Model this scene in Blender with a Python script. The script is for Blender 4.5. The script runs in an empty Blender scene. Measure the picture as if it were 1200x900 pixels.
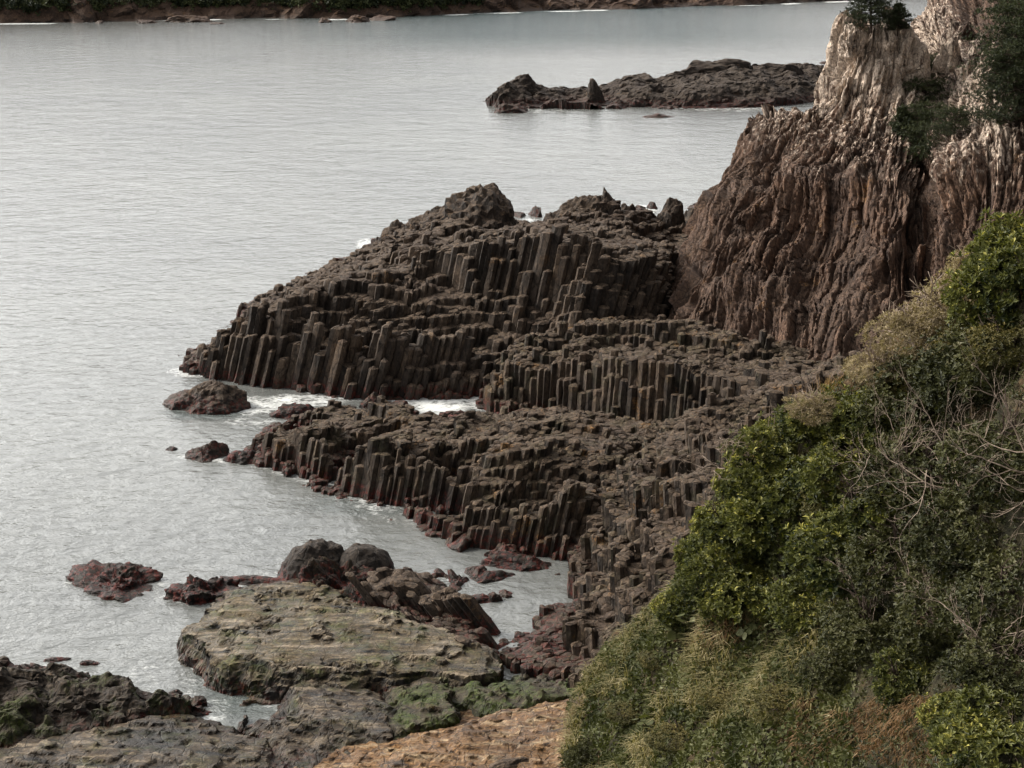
import bpy, math, random
import numpy as np
from mathutils import Vector, Matrix
from mathutils.geometry import delaunay_2d_cdt

scene = bpy.context.scene
COL = scene.collection
CAM_H = 30.0
PITCH = math.radians(16.1)
FOC = 1903.0            # focal length in pixels of the 1200 px wide photograph
CT, ST = math.cos(PITCH), math.sin(PITCH)

# ---------------------------------------------------------------- projection
def ray(px, py):
    a, b = (px - 600.0) / FOC, (450.0 - py) / FOC
    return np.array([a, CT + b * ST, -ST + b * CT])
def PZ(px, py, z=0.0):
    d = ray(px, py); t = (z - CAM_H) / d[2]
    return np.array([d[0] * t, d[1] * t, z])
def PY(px, py, Y):
    d = ray(px, py); t = Y / d[1]
    return np.array([d[0] * t, Y, CAM_H + d[2] * t])
def project(X, Y, Z):
    z = Z - CAM_H
    f = Y * CT - z * ST; u = Y * ST + z * CT
    return 600 + FOC * X / f, 450 - FOC * u / f
def C(lst):
    """control points: ('z',px,py,z) ('y',px,py,Y) ('w',x,y,z)"""
    out = []
    for k, a, b, c in lst:
        out.append(PZ(a, b, c) if k == 'z' else PY(a, b, c) if k == 'y' else np.array([a, b, c], float))
    return np.array(out)

# ---------------------------------------------------------------- noise
def _h(ix, iy, iz, seed):
    n = (ix.astype(np.uint32) * np.uint32(374761393) + iy.astype(np.uint32) * np.uint32(668265263)
         + iz.astype(np.uint32) * np.uint32(2147483647) + np.uint32((seed * 974634533) & 0xffffffff))
    n = (n ^ (n >> np.uint32(13))) * np.uint32(1274126177)
    n = (n ^ (n >> np.uint32(16))) * np.uint32(2246822519)
    n = n ^ (n >> np.uint32(15))
    return n.astype(np.float64) / 4294967295.0 * 2 - 1
def vnoise(p, seed=0):
    p = np.asarray(p, float); i = np.floor(p).astype(np.int64); f = p - i
    u = f * f * f * (f * (f * 6 - 15) + 10)
    r = 0
    for dx in (0, 1):
        wx = u[:, 0] if dx else 1 - u[:, 0]
        for dy in (0, 1):
            wy = u[:, 1] if dy else 1 - u[:, 1]
            for dz in (0, 1):
                wz = u[:, 2] if dz else 1 - u[:, 2]
                r = r + wx * wy * wz * _h(i[:, 0] + dx, i[:, 1] + dy, i[:, 2] + dz, seed)
    return r
def fbm(p, octv=4, seed=0, gain=0.5, lac=2.03):
    p = np.asarray(p, float); a, s = 1.0, 0
    for o in range(octv):
        s = s + a * vnoise(p, seed + o * 17); p = p * lac + 11.3; a *= gain
    return s
def ridged(p, octv=4, seed=0):
    p = np.asarray(p, float); a, s = 1.0, 0
    for o in range(octv):
        s = s + a * (1 - 2 * np.abs(vnoise(p, seed + o * 13))); p = p * 2.03 + 7.1; a *= .5
    return s

# ---------------------------------------------------------------- triangulated terrain
class Tin:
    def __init__(self, pts):
        self.p = np.asarray(pts, float)
        r = delaunay_2d_cdt([Vector((a[0], a[1])) for a in self.p], [], [], 0, 1e-5)
        v, faces, orig = r[0], r[2], r[3]
        z = np.array([self.p[o[0]][2] for o in orig]); v = np.array([(a[0], a[1]) for a in v])
        self.tris = [(v[list(f)], z[list(f)]) for f in faces if len(f) == 3]
    def __call__(self, X, Y):
        X = np.asarray(X, float); Y = np.asarray(Y, float)
        out = np.full(X.shape, np.nan)
        for v, z in self.tris:
            m = (X >= v[:, 0].min()) & (X <= v[:, 0].max()) & (Y >= v[:, 1].min()) & (Y <= v[:, 1].max())
            if not m.any(): continue
            d = (v[1, 1] - v[2, 1]) * (v[0, 0] - v[2, 0]) + (v[2, 0] - v[1, 0]) * (v[0, 1] - v[2, 1])
            if abs(d) < 1e-9: continue
            x, y = X[m], Y[m]
            a = ((v[1, 1] - v[2, 1]) * (x - v[2, 0]) + (v[2, 0] - v[1, 0]) * (y - v[2, 1])) / d
            b = ((v[2, 1] - v[0, 1]) * (x - v[2, 0]) + (v[0, 0] - v[2, 0]) * (y - v[2, 1])) / d
            c = 1 - a - b
            ins = (a >= -1e-6) & (b >= -1e-6) & (c >= -1e-6)
            o = out[m]; o[ins] = (a * z[0] + b * z[1] + c * z[2])[ins]; out[m] = o
        return out

# ---------------------------------------------------------------- mesh building
def mesh_np(name, verts, faces, mat=None, attrs=None, smooth=False, parent=None):
    """faces: list of (n,k) index arrays; attrs: {name: per-face float array (all faces in order)}"""
    me = bpy.data.meshes.new(name)
    verts = np.ascontiguousarray(verts, dtype=np.float32)
    faces = [np.asarray(f, dtype=np.int32) for f in faces if len(f)]
    me.vertices.add(len(verts)); me.vertices.foreach_set('co', verts.ravel())
    li = np.concatenate([f.ravel() for f in faces]).astype(np.int32)
    tot = np.concatenate([np.full(len(f), f.shape[1], np.int32) for f in faces])
    st = np.concatenate([[0], np.cumsum(tot)[:-1]]).astype(np.int32)
    me.loops.add(len(li)); me.loops.foreach_set('vertex_index', li)
    me.polygons.add(len(tot)); me.polygons.foreach_set('loop_start', st); me.polygons.foreach_set('loop_total', tot)
    me.update(calc_edges=True)
    me.polygons.foreach_set('use_smooth', np.full(len(tot), smooth, dtype=bool))
    for k, v in (attrs or {}).items():
        a = me.attributes.new(k, 'FLOAT', 'FACE' if len(v) == len(tot) else 'POINT')
        a.data.foreach_set('value', np.ascontiguousarray(v, dtype=np.float32))
    if mat: me.materials.append(mat)
    o = bpy.data.objects.new(name, me); COL.objects.link(o)
    if parent: o.parent = parent
    return o
def tag(o, label=None, cat=None, group=None, kind=None):
    if label: o['label'] = label
    if cat: o['category'] = cat
    if group: o['group'] = group
    if kind: o['kind'] = kind
    return o
def empty(name, loc, rz=0.0, sc=1.0):
    o = bpy.data.objects.new(name, None); COL.objects.link(o)
    o.location = loc; o.rotation_euler = (0, 0, rz); o.scale = (sc, sc, sc) if not hasattr(sc, '__len__') else sc
    o.empty_display_size = .2
    return o
def recentre(o, base=None):
    """move the origin of a world-space mesh object to its base"""
    me = o.data; n = len(me.vertices)
    co = np.empty(n * 3, np.float32); me.vertices.foreach_get('co', co); co = co.reshape(-1, 3)
    c = np.array([co[:, 0].mean(), co[:, 1].mean(), co[:, 2].min()]) if base is None else np.array(base)
    me.vertices.foreach_set('co', (co - c).astype(np.float32).ravel()); me.update()
    o.location = c
    return o

# ---------------------------------------------------------------- basalt columns
NB = [(1, 0), (0, 1), (-1, 1), (-1, 0), (0, -1), (1, -1)]
def columns(name, ctrl, s, mat, rot=0.0, seed=1, jit=.28, hn=((.5, 4.0),), terr=None, lean=(0, 0), cj=.12, gap=.035,
            cham=.06, tilt=.25, zmin=-1.2, lev=5, wob=.05, aniso=1.0, warp=.0, cl=.2, blk=None, dw=1.1, crown=.05, grv=.02, thr=.55, tn=.22, follow=0.0):
    rng = np.random.default_rng(seed)
    P = np.array(ctrl); lx, ly = lean
    P = np.column_stack([P[:, 0] - lx * P[:, 2], P[:, 1] - ly * P[:, 2], P[:, 2]])
    T = Tin(P)
    cr, sr = math.cos(rot), math.sin(rot)
    cx, cy = P[:, 0].mean(), P[:, 1].mean()
    Q = np.column_stack([(P[:, 0] - cx) * cr + (P[:, 1] - cy) * sr, (-(P[:, 0] - cx) * sr + (P[:, 1] - cy) * cr) / aniso])
    lo, hi = Q.min(0) - 2 * s, Q.max(0) + 2 * s
    nj = int((hi[1] - lo[1]) / (s * .866)) + 3
    i0 = int(nj / 2) + 2
    ni = int((hi[0] - lo[0]) / s) + i0 + 3
    I, J = np.meshgrid(np.arange(ni), np.arange(nj), indexing='ij')
    gx = lo[0] + (I - i0 + J * .5) * s + rng.uniform(-jit, jit, I.shape) * s
    gy = lo[1] + J * s * .866 + rng.uniform(-jit, jit, I.shape) * s
    gq = np.column_stack([gx.ravel(), gy.ravel(), np.zeros(gx.size)])
    gx = gx + dw * s * fbm(gq / (s * 7), 2, seed + 201).reshape(gx.shape); gy = gy + dw * s * fbm(gq / (s * 7), 2, seed + 202).reshape(gx.shape)
    gy = gy * aniso
    X = cx + gx * cr - gy * sr; Y = cy + gx * sr + gy * cr
    Z = T(X.ravel(), Y.ravel()).reshape(X.shape)
    pts = np.column_stack([X.ravel(), Y.ravel(), np.zeros(X.size)])
    for k, (amp, scale) in enumerate(hn):
        Z = Z + amp * vnoise(pts / scale, seed + 31 * k).reshape(X.shape)
    if blk:
        bs, bm, bz = blk
        nb_ = int((hi[0] - lo[0]) * (hi[1] - lo[1]) * aniso / bs ** 2) + 4
        bx = rng.uniform(P[:, 0].min(), P[:, 0].max(), nb_); by = rng.uniform(P[:, 1].min(), P[:, 1].max(), nb_)
        fx, fy = X.ravel() + .35 * bs * vnoise(pts / (bs * .6), seed + 61), Y.ravel() + .35 * bs * vnoise(pts / (bs * .6), seed + 62)
        bi = np.concatenate([np.argmin((fx[i:i + 2000, None] - bx) ** 2 + (fy[i:i + 2000, None] - by) ** 2, 1) for i in range(0, len(fx), 2000)])
        bh = T(bx, by); bo = rng.normal(0, bz, nb_)
        zb = bh[bi].reshape(Z.shape); zb = np.where(np.isnan(zb), Z, zb)
        Z = Z + np.clip(zb - Z, -1.2 * bs, 1.2 * bs) * bm + bo[bi].reshape(Z.shape)
    if terr:
        h, sharp = terr
        n = (.9 * fbm(pts / 8.0, 2, seed + 5) + tn * vnoise(pts / 2.2, seed + 6)).reshape(X.shape)
        q = Z / h + n; fl = np.floor(q); fr = q - fl
        fr = np.clip((fr - .5) * sharp + .5, 0, 1)
        Z = (fl + fr - n - .15) * h
    Z = Z + rng.normal(0, cj, Z.shape) * (1 + 2.5 * (rng.random(Z.shape) < .10)) + cl * vnoise(pts / 1.15, seed + 8).reshape(Z.shape)
    ok = ~np.isnan(Z) & (np.nan_to_num(Z, nan=-9) > zmin + .3)
    ok[0, :] = ok[-1, :] = ok[:, 0] = ok[:, -1] = False
    Z = np.where(ok, Z, zmin)
    sh = lambda A, k: np.roll(np.roll(A, -NB[k % 6][0], 0), -NB[k % 6][1], 1)
    xn = [sh(X, k) for k in range(6)]; yn = [sh(Y, k) for k in range(6)]; zn = [sh(Z, k) for k in range(6)]
    cnx = [(X + xn[k] + xn[(k + 1) % 6]) / 3 for k in range(6)]
    cny = [(Y + yn[k] + yn[(k + 1) % 6]) / 3 for k in range(6)]
    wgt = lambda a: np.clip(1.25 - np.abs(a - Z) / thr, 0, 1)
    ct = []
    for k in range(6):
        wa, wb = wgt(zn[k]), wgt(zn[(k + 1) % 6])
        ct.append((Z * 1.0 + wa * zn[k] + wb * zn[(k + 1) % 6]) / (1 + wa + wb))
    if follow:
        fl_ = lambda a: np.nan_to_num(T(a.ravel(), Y_.ravel()).reshape(a.shape), nan=-99)
        Y_ = Y; tc = fl_(X)
        for k in range(6):
            Y_ = cny[k]; dz_ = fl_(cnx[k]) - tc; dz_ = np.where(np.abs(dz_) > 3, 0, dz_)
            ct[k] = ct[k] * (1 - follow) + follow * (Z + dz_)
    cnz = [np.minimum(np.minimum(ct[k], sh(ct[(k + 2) % 6], k)), sh(ct[(k + 4) % 6], k + 1)) for k in range(6)]
    m = ok.ravel(); idx = np.full(ok.size, -1); N = int(m.sum()); idx[m] = np.arange(N); idx = idx.reshape(ok.shape)
    f = lambda A: A.ravel()[m]
    x0, y0, z0 = f(X), f(Y), f(Z)
    R = 1 + 1 + lev                        # rings: inner top, outer top, lev wall rings (last = bottom)
    V = np.zeros((N, R, 6, 3))
    gp = gap * (1 + .8 * rng.random(N)); chm = cham * (.5 + rng.random(N))
    for k in range(6):
        px, py, pz, pt = f(cnx[k]), f(cny[k]), f(cnz[k]) - grv, f(ct[k])
        stp = np.clip((pt - pz - grv) / .6, .08, 1)
        dx, dy = px - x0, py - y0; L = np.hypot(dx, dy) + 1e-6
        g_, c_ = gp * s / .6 * stp, chm * stp
        ox, oy = px - dx / L * g_, py - dy / L * g_
        ix, iy = ox - dx / L * (c_ + .05), oy - dy / L * (c_ + .05)
        zt = pt * .8 + z0 * .2
        V[:, 0, k] = np.column_stack([ix, iy, zt])
        zo = pt - c_ * .9
        V[:, 1, k] = np.column_stack([ox, oy, zo])
        pz = np.minimum(pz, zo - .01)
        for l in range(lev):
            t = (l + 1) / lev
            V[:, 2 + l, k] = np.column_stack([ox, oy, zo + (pz - zo) * t])
    flat = V.reshape(-1, 3)
    # weathering: horizontal wobble, cross joints
    colid = np.repeat(np.arange(N), R * 6)
    nz = fbm(np.column_stack([flat[:, 0] * 1.1, flat[:, 1] * 1.1, flat[:, 2] * 1.6 + (colid % 7) * 3.1]), 3, seed + 77)
    nz2 = vnoise(np.column_stack([colid * 1.37, colid * .71, np.floor(flat[:, 2] * 1.3 + (colid % 5) * .37)]), seed + 78)
    ctr = np.column_stack([np.repeat(x0, R * 6), np.repeat(y0, R * 6)])
    dr = flat[:, :2] - ctr; dl = np.linalg.norm(dr, axis=1, keepdims=True) + 1e-6
    flat[:, :2] += dr / dl * (nz * wob + nz2 * wob * .5)[:, None]
    flat[:, 2] += (np.repeat(np.tile(np.array([1, .6] + [0] * lev), N), 6)) * nz * .06
    if warp:
        w = flat / 9.0
        flat[:, 0] += warp * vnoise(w, seed + 91) * flat[:, 2] * .12
    flat[:, 0] += lx * flat[:, 2]; flat[:, 1] += ly * flat[:, 2]
    base = np.arange(N)[:, None] * (R * 6)
    K = np.arange(6); K1 = (K + 1) % 6
    nflat = len(flat); cen = V[:, 0].mean(1); cen = flat.reshape(N, R, 6, 3)[:, 0].mean(1)
    cen[:, 2] += np.abs(rng.normal(0, crown, N)) * s / .6; cen[:, :2] += rng.normal(0, .12 * s, (N, 2))
    flat = np.concatenate([flat, cen]); ci = nflat + np.arange(N)
    tops = np.column_stack([(base + K[None]).ravel(), (base + K1[None]).ravel(), np.repeat(ci, 6)])
    quads, tq = [], []
    tint = rng.random(N)
    for r in range(R - 1):
        a = (base + r * 6 + K[None]).ravel(); b = (base + r * 6 + K1[None]).ravel()
        c = (base + (r + 1) * 6 + K1[None]).ravel(); d = (base + (r + 1) * 6 + K[None]).ravel()
        quads.append(np.column_stack([d, c, b, a])); tq.append(np.repeat(tint, 6))
    bot = (R - 1) * 6
    tris, tt = [], []
    for k in range(3):
        nb = sh(idx, k); mm = (idx >= 0) & (nb >= 0); A, B = idx[mm], nb[mm]
        b6 = R * 6
        quads.append(np.column_stack([A * b6 + bot + (k - 1) % 6, B * b6 + bot + (k + 3) % 6, B * b6 + bot + (k + 2) % 6, A * b6 + bot + k])[:, ::-1])
        tq.append(tint[A])
    for k in (0, 1):
        b1, b2 = sh(idx, k), sh(idx, k + 1); mm = (idx >= 0) & (b1 >= 0) & (b2 >= 0)
        A, B, D = idx[mm], b1[mm], b2[mm]; b6 = R * 6
        tris.append(np.column_stack([A * b6 + bot + k, B * b6 + bot + k + 2, D * b6 + bot + (k + 4) % 6])); tt.append(tint[A])
    o = mesh_np(name, flat, [tops] + [np.concatenate(quads)] + [np.concatenate(tris)], mat,
                {'tint': np.concatenate([np.repeat(tint, 6)] + tq + tt)})
    o['cols'] = N
    del o['cols']
    return recentre(o)

# ---------------------------------------------------------------- massive eroded rock (fine height sheet with skirts)
def slab(name, ctrl, res, mat, seed=1, amp=((.25, 2.0, 3),), rid=None, zmin=-1.2, strat=None, edge=.5, lat=0.0, nd=None):
    P = np.array(ctrl); T = Tin(P)
    lo, hi = P[:, :2].min(0), P[:, :2].max(0)
    nx, ny = int((hi[0] - lo[0]) / res) + 1, int((hi[1] - lo[1]) / res) + 1
    gx, gy = np.meshgrid(lo[0] + np.arange(nx) * res, lo[1] + np.arange(ny) * res, indexing='ij')
    X, Y = gx.ravel(), gy.ravel()
    p = np.column_stack([X, Y, np.zeros(X.size)])
    wx = edge * fbm(p / 1.7, 3, seed + 3); wy = edge * fbm(p / 1.7 + 31, 3, seed + 4)
    Z = T(X + wx, Y + wy)
    ins = ~np.isnan(Z); Z = np.where(ins, Z, zmin)
    for k, (a, sc, oc) in enumerate(amp):
        Z = Z + np.where(ins, a * fbm(p / sc, oc, seed + 20 * k + 7), 0)
    if rid:
        a, sc, oc = rid; Z = Z + np.where(ins, a * (ridged(p / sc, oc, seed + 70) - .4), 0)
    if strat:
        h, mix, dip = strat
        q = (Z + X * dip[0] + Y * dip[1] + .35 * h * fbm(p / 3, 2, seed + 9)) / h; fl = np.floor(q); fr = q - fl
        st = (fl + np.clip((fr - .72) / .28, 0, 1) - q) * h
        Z = Z + np.where(ins, st * mix, 0)
    Z = np.maximum(Z, zmin)
    co = np.column_stack([X, Y, Z])
    if lat:
        co[:, 0] += lat * fbm(np.column_stack([X, Y, Z * 1.5]) / .9, 3, seed + 41)
        co[:, 1] += lat * fbm(np.column_stack([X, Y, Z * 1.5]) / .9, 3, seed + 42)
    if nd:
        a, sc = nd
        g3 = co.reshape(nx, ny, 3)
        nn = np.cross(np.gradient(g3, axis=0), np.gradient(g3, axis=1)).reshape(-1, 3); nn /= np.linalg.norm(nn, axis=1, keepdims=True) + 1e-9
        r3 = ridged(co / sc, 4, seed + 51) * .6 + fbm(co / (sc * .35), 3, seed + 52) * .5
        co = co + nn * (a * r3 * np.where(ins, 1, 0) * (1.08 - np.abs(nn[:, 2]) ** 3))[:, None]
    keep = Z > zmin + .02
    I = np.arange(X.size).reshape(nx, ny); kk = keep.reshape(nx, ny)
    q = np.column_stack([I[:-1, :-1].ravel(), I[1:, :-1].ravel(), I[1:, 1:].ravel(), I[:-1, 1:].ravel()])
    any_ = kk[:-1, :-1] | kk[1:, :-1] | kk[1:, 1:] | kk[:-1, 1:]
    q = q[any_.ravel()]
    used = np.unique(q); mp = np.full(X.size, -1); mp[used] = np.arange(len(used))
    o = mesh_np(name, co[used], [mp[q]], mat, None, smooth=False)
    return recentre(o)

# ---------------------------------------------------------------- boulders
_ico = {}
def ico(sub):
    if sub not in _ico:
        import bmesh
        bm = bmesh.new(); bmesh.ops.create_icosphere(bm, subdivisions=sub, radius=1.0)
        v = np.array([a.co[:] for a in bm.verts]); f = np.array([[b.index for b in a.verts] for a in bm.faces]); bm.free()
        _ico[sub] = (v, f)
    return _ico[sub]
def boulder(name, p, size, mat, rz=0.0, seed=1, cuts=9, rough=.12, fs=1.3, sub=5, sink=.3, cutd=(.62, .95), tiltx=0.0, fine=.03):
    """size = full length, depth, height above the base"""
    rng = np.random.default_rng(seed)
    v, f = ico(sub); v = v.copy()
    for _ in range(cuts):
        n = rng.normal(size=3); n /= np.linalg.norm(n); d = rng.uniform(*cutd)
        e = v @ n - d; m = e > 0
        v[m] -= np.outer(e[m], n) * .92
    v /= np.abs(v).max(0)
    r = fbm(v * fs + seed * 3.7, 5, seed)
    v = v * (1 + rough * r)[:, None]
    L, D, H = size; H *= .62; L *= 1.1; D *= 1.1
    v = v * np.array([L / 2, D / 2, H])
    r2 = fbm(v * 2.2 + seed, 4, seed + 9)
    v += (v / (np.linalg.norm(v, axis=1, keepdims=True) + 1e-6)) * (r2 * fine * min(L, D, H * 2))[:, None]
    if tiltx:
        v[:, 2] += v[:, 0] * tiltx
    v[:, 2] -= sink * H
    v[:, 2] = v[:, 2] / (1 - sink) 
    v[:, 2] = np.maximum(v[:, 2], -.6 * H - .3)
    o = mesh_np(name, v, [f], mat)
    o.location = p; o.rotation_euler = (0, 0, rz)
    return o
def rock_px(name, a, b, depth, h, mat, **k):
    """rock lying between the two waterline points a, b of the plan"""
    za = k.pop('z', 0.0)
    A, B = PZ(a[0], a[1], za), PZ(b[0], b[1], za)
    d = B - A
    return boulder(name, tuple((A + B) / 2), (float(np.linalg.norm(d)), depth, h), mat, rz=math.atan2(d[1], d[0]), **k)

# ---------------------------------------------------------------- fluted rock face on a sheet of control points
def vor2(a, b, seed=0):
    """2-D cells: nearest and second distance, random number of the nearest cell"""
    ia, ib = np.floor(a).astype(np.int64), np.floor(b).astype(np.int64)
    f1 = np.full(a.shape, 9.0); f2 = f1.copy(); rid = np.zeros(a.shape); off = np.zeros(a.shape)
    zr = np.zeros_like(ia)
    for da in (-1, 0, 1):
        for db in (-1, 0, 1):
            ca, cb = ia + da, ib + db
            xa = ca + .5 + .42 * _h(ca, cb, zr, seed); xb = cb + .5 + .48 * _h(ca, cb, zr + 1, seed)
            d = np.maximum(np.abs(a - xa), np.abs(b - xb) * .9); r = _h(ca, cb, zr + 2, seed)
            m = d < f1
            f2 = np.where(m, f1, np.minimum(f2, d)); rid = np.where(m, r, rid); off = np.where(m, a - xa, off); f1 = np.where(m, d, f1)
    return f1, f2, rid, off
def blur(A, n, wrap=False):
    for _ in range(n):
        P0 = np.concatenate([A[-1:] if wrap else A[:1], A[:-1]]); P1 = np.concatenate([A[1:], A[:1] if wrap else A[-1:]])
        A = (P0 + A * 2 + P1) / 4
        Q0 = np.concatenate([A[:, :1], A[:, :-1]], 1); Q1 = np.concatenate([A[:, 1:], A[:, -1:]], 1)
        A = (Q0 + A * 2 + Q1) / 4
    return A
def sheet(name, grid, res, mat, seed=1, rib=(.62, 4.5, .26), fold=(2.6, 9.0, .7), big=(6.0, .9), fine=.05, lean=.12, groove=.10, wrap=False, soft=3, crest=None):
    g = np.asarray(grid, float)                       # (stations, rows, 3)
    if wrap: g = np.concatenate([g, g[:1]], 0)
    lu = np.linalg.norm(np.diff(g, axis=0), axis=2).mean(1); lv = np.linalg.norm(np.diff(g, axis=1), axis=2).mean(0)
    su, sv = np.concatenate([[0], np.cumsum(lu)]), np.concatenate([[0], np.cumsum(lv)])
    nu, nv = int(su[-1] / res), int(sv[-1] / res)
    U, V = np.linspace(0, su[-1], nu, endpoint=not wrap), np.linspace(0, sv[-1], nv)
    def lin(xs_, x): i = np.clip(np.searchsorted(xs_, x, side='right') - 1, 0, len(xs_) - 2); return i, (x - xs_[i]) / (xs_[i + 1] - xs_[i])
    i, fu = lin(su, U); j, fv = lin(sv, V)
    fu = fu[:, None, None]; fv = fv[None, :, None]
    Pp = (g[i][:, j] * (1 - fu) + g[i + 1][:, j] * fu) * (1 - fv) + (g[i][:, j + 1] * (1 - fu) + g[i + 1][:, j + 1] * fu) * fv
    Pp = blur(Pp, soft, wrap)
    du = np.gradient(Pp, axis=0)
    if wrap: du = np.roll(Pp, -1, 0) - np.roll(Pp, 1, 0)
    n = np.cross(du, np.gradient(Pp, axis=1)); n /= np.linalg.norm(n, axis=2, keepdims=True) + 1e-9; n = blur(n, 26, wrap)
    nl_ = np.linalg.norm(n, axis=2, keepdims=True); calm = blur(np.clip((nl_ - .72) / .22, 0.04, 1), 8, wrap)[..., 0]; n /= nl_ + 1e-9
    UU, VV = np.meshgrid(U, V, indexing='ij')
    if wrap:
        q = np.column_stack([Pp.reshape(-1, 3)])
    else: q = Pp.reshape(-1, 3)
    uv = np.column_stack([UU.ravel(), VV.ravel(), np.zeros(UU.size)])
    w1 = fbm(uv / np.array([4.0, 14.0, 1]), 2, seed + 1).reshape(UU.shape)
    w2 = vnoise(uv / np.array([.9, 2.2, 1]), seed + 11).reshape(UU.shape)
    per = su[-1]
    a = (UU - lean * VV + .55 * w1 + .05 * w2) / rib[0]; b = (VV + .25 * w2) / rib[1]
    ca_ = np.floor(a).astype(np.int64); b = b + 20 * _h(ca_, ca_ * 0, ca_ * 0, seed + 6) * 0
    f1, f2, rid, off = vor2(a, b, seed + 3)
    edge_ = np.clip((f2 - f1) / .30, 0, 1)
    a2 = (UU - lean * VV + .9 * w1) / fold[0]; f1b, f2b, rid2, off2 = vor2(a2, VV / fold[1] + .15 * w1, seed + 4)
    d = rib[2] * rid - groove * (1 - edge_) ** 1.5 - .40 * rib[0] * off ** 2 + fold[2] * rid2 * np.clip((f2b - f1b) / .3, .0, 1)
    f1c, f2c, rid3, off3 = vor2((UU - lean * VV + .35 * w1) / (rib[0] * .46) + 7, VV / (rib[1] * .38) + .3 * w2, seed + 14)
    d = d + rib[2] * .38 * rid3 - groove * .4 * (1 - np.clip((f2c - f1c) / .3, 0, 1))
    if crest:
        top = np.clip((VV - crest[0] * sv[-1]) / ((1 - crest[0]) * sv[-1]), 0, 1) ** 1.5
        lift = crest[1] * (vnoise(np.column_stack([UU.ravel() / 1.5, UU.ravel() * 0, UU.ravel() * 0]), seed + 21).reshape(UU.shape) + .8 * rid2 + .5 * rid) * np.where(VV > .93 * sv[-1], .5, 1)
        Pp = Pp.copy(); Pp[..., 2] += lift * top
    d = d + big[1] * fbm(q / big[0], 3, seed + 5).reshape(UU.shape) + fine * fbm(q / .35, 3, seed + 7).reshape(UU.shape) + .05 * ridged(uv / np.array([.35, 1.6, 1]), 3, seed + 8).reshape(UU.shape)
    if wrap:
        fade = np.clip(np.minimum(UU, per - UU) / 1.2, 0, 1); d = d * fade
    P2 = Pp + n * (d * calm)[..., None]
    I = np.arange(nu * nv).reshape(nu, nv)
    if wrap: I = np.concatenate([I, I[:1]], 0)
    qd = np.column_stack([I[:-1, :-1].ravel(), I[1:, :-1].ravel(), I[1:, 1:].ravel(), I[:-1, 1:].ravel()])
    o = mesh_np(name, P2.reshape(-1, 3), [qd], mat, {'tint': np.clip(.5 + .45 * rid, 0, 1).ravel()})
    return recentre(o)
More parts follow.
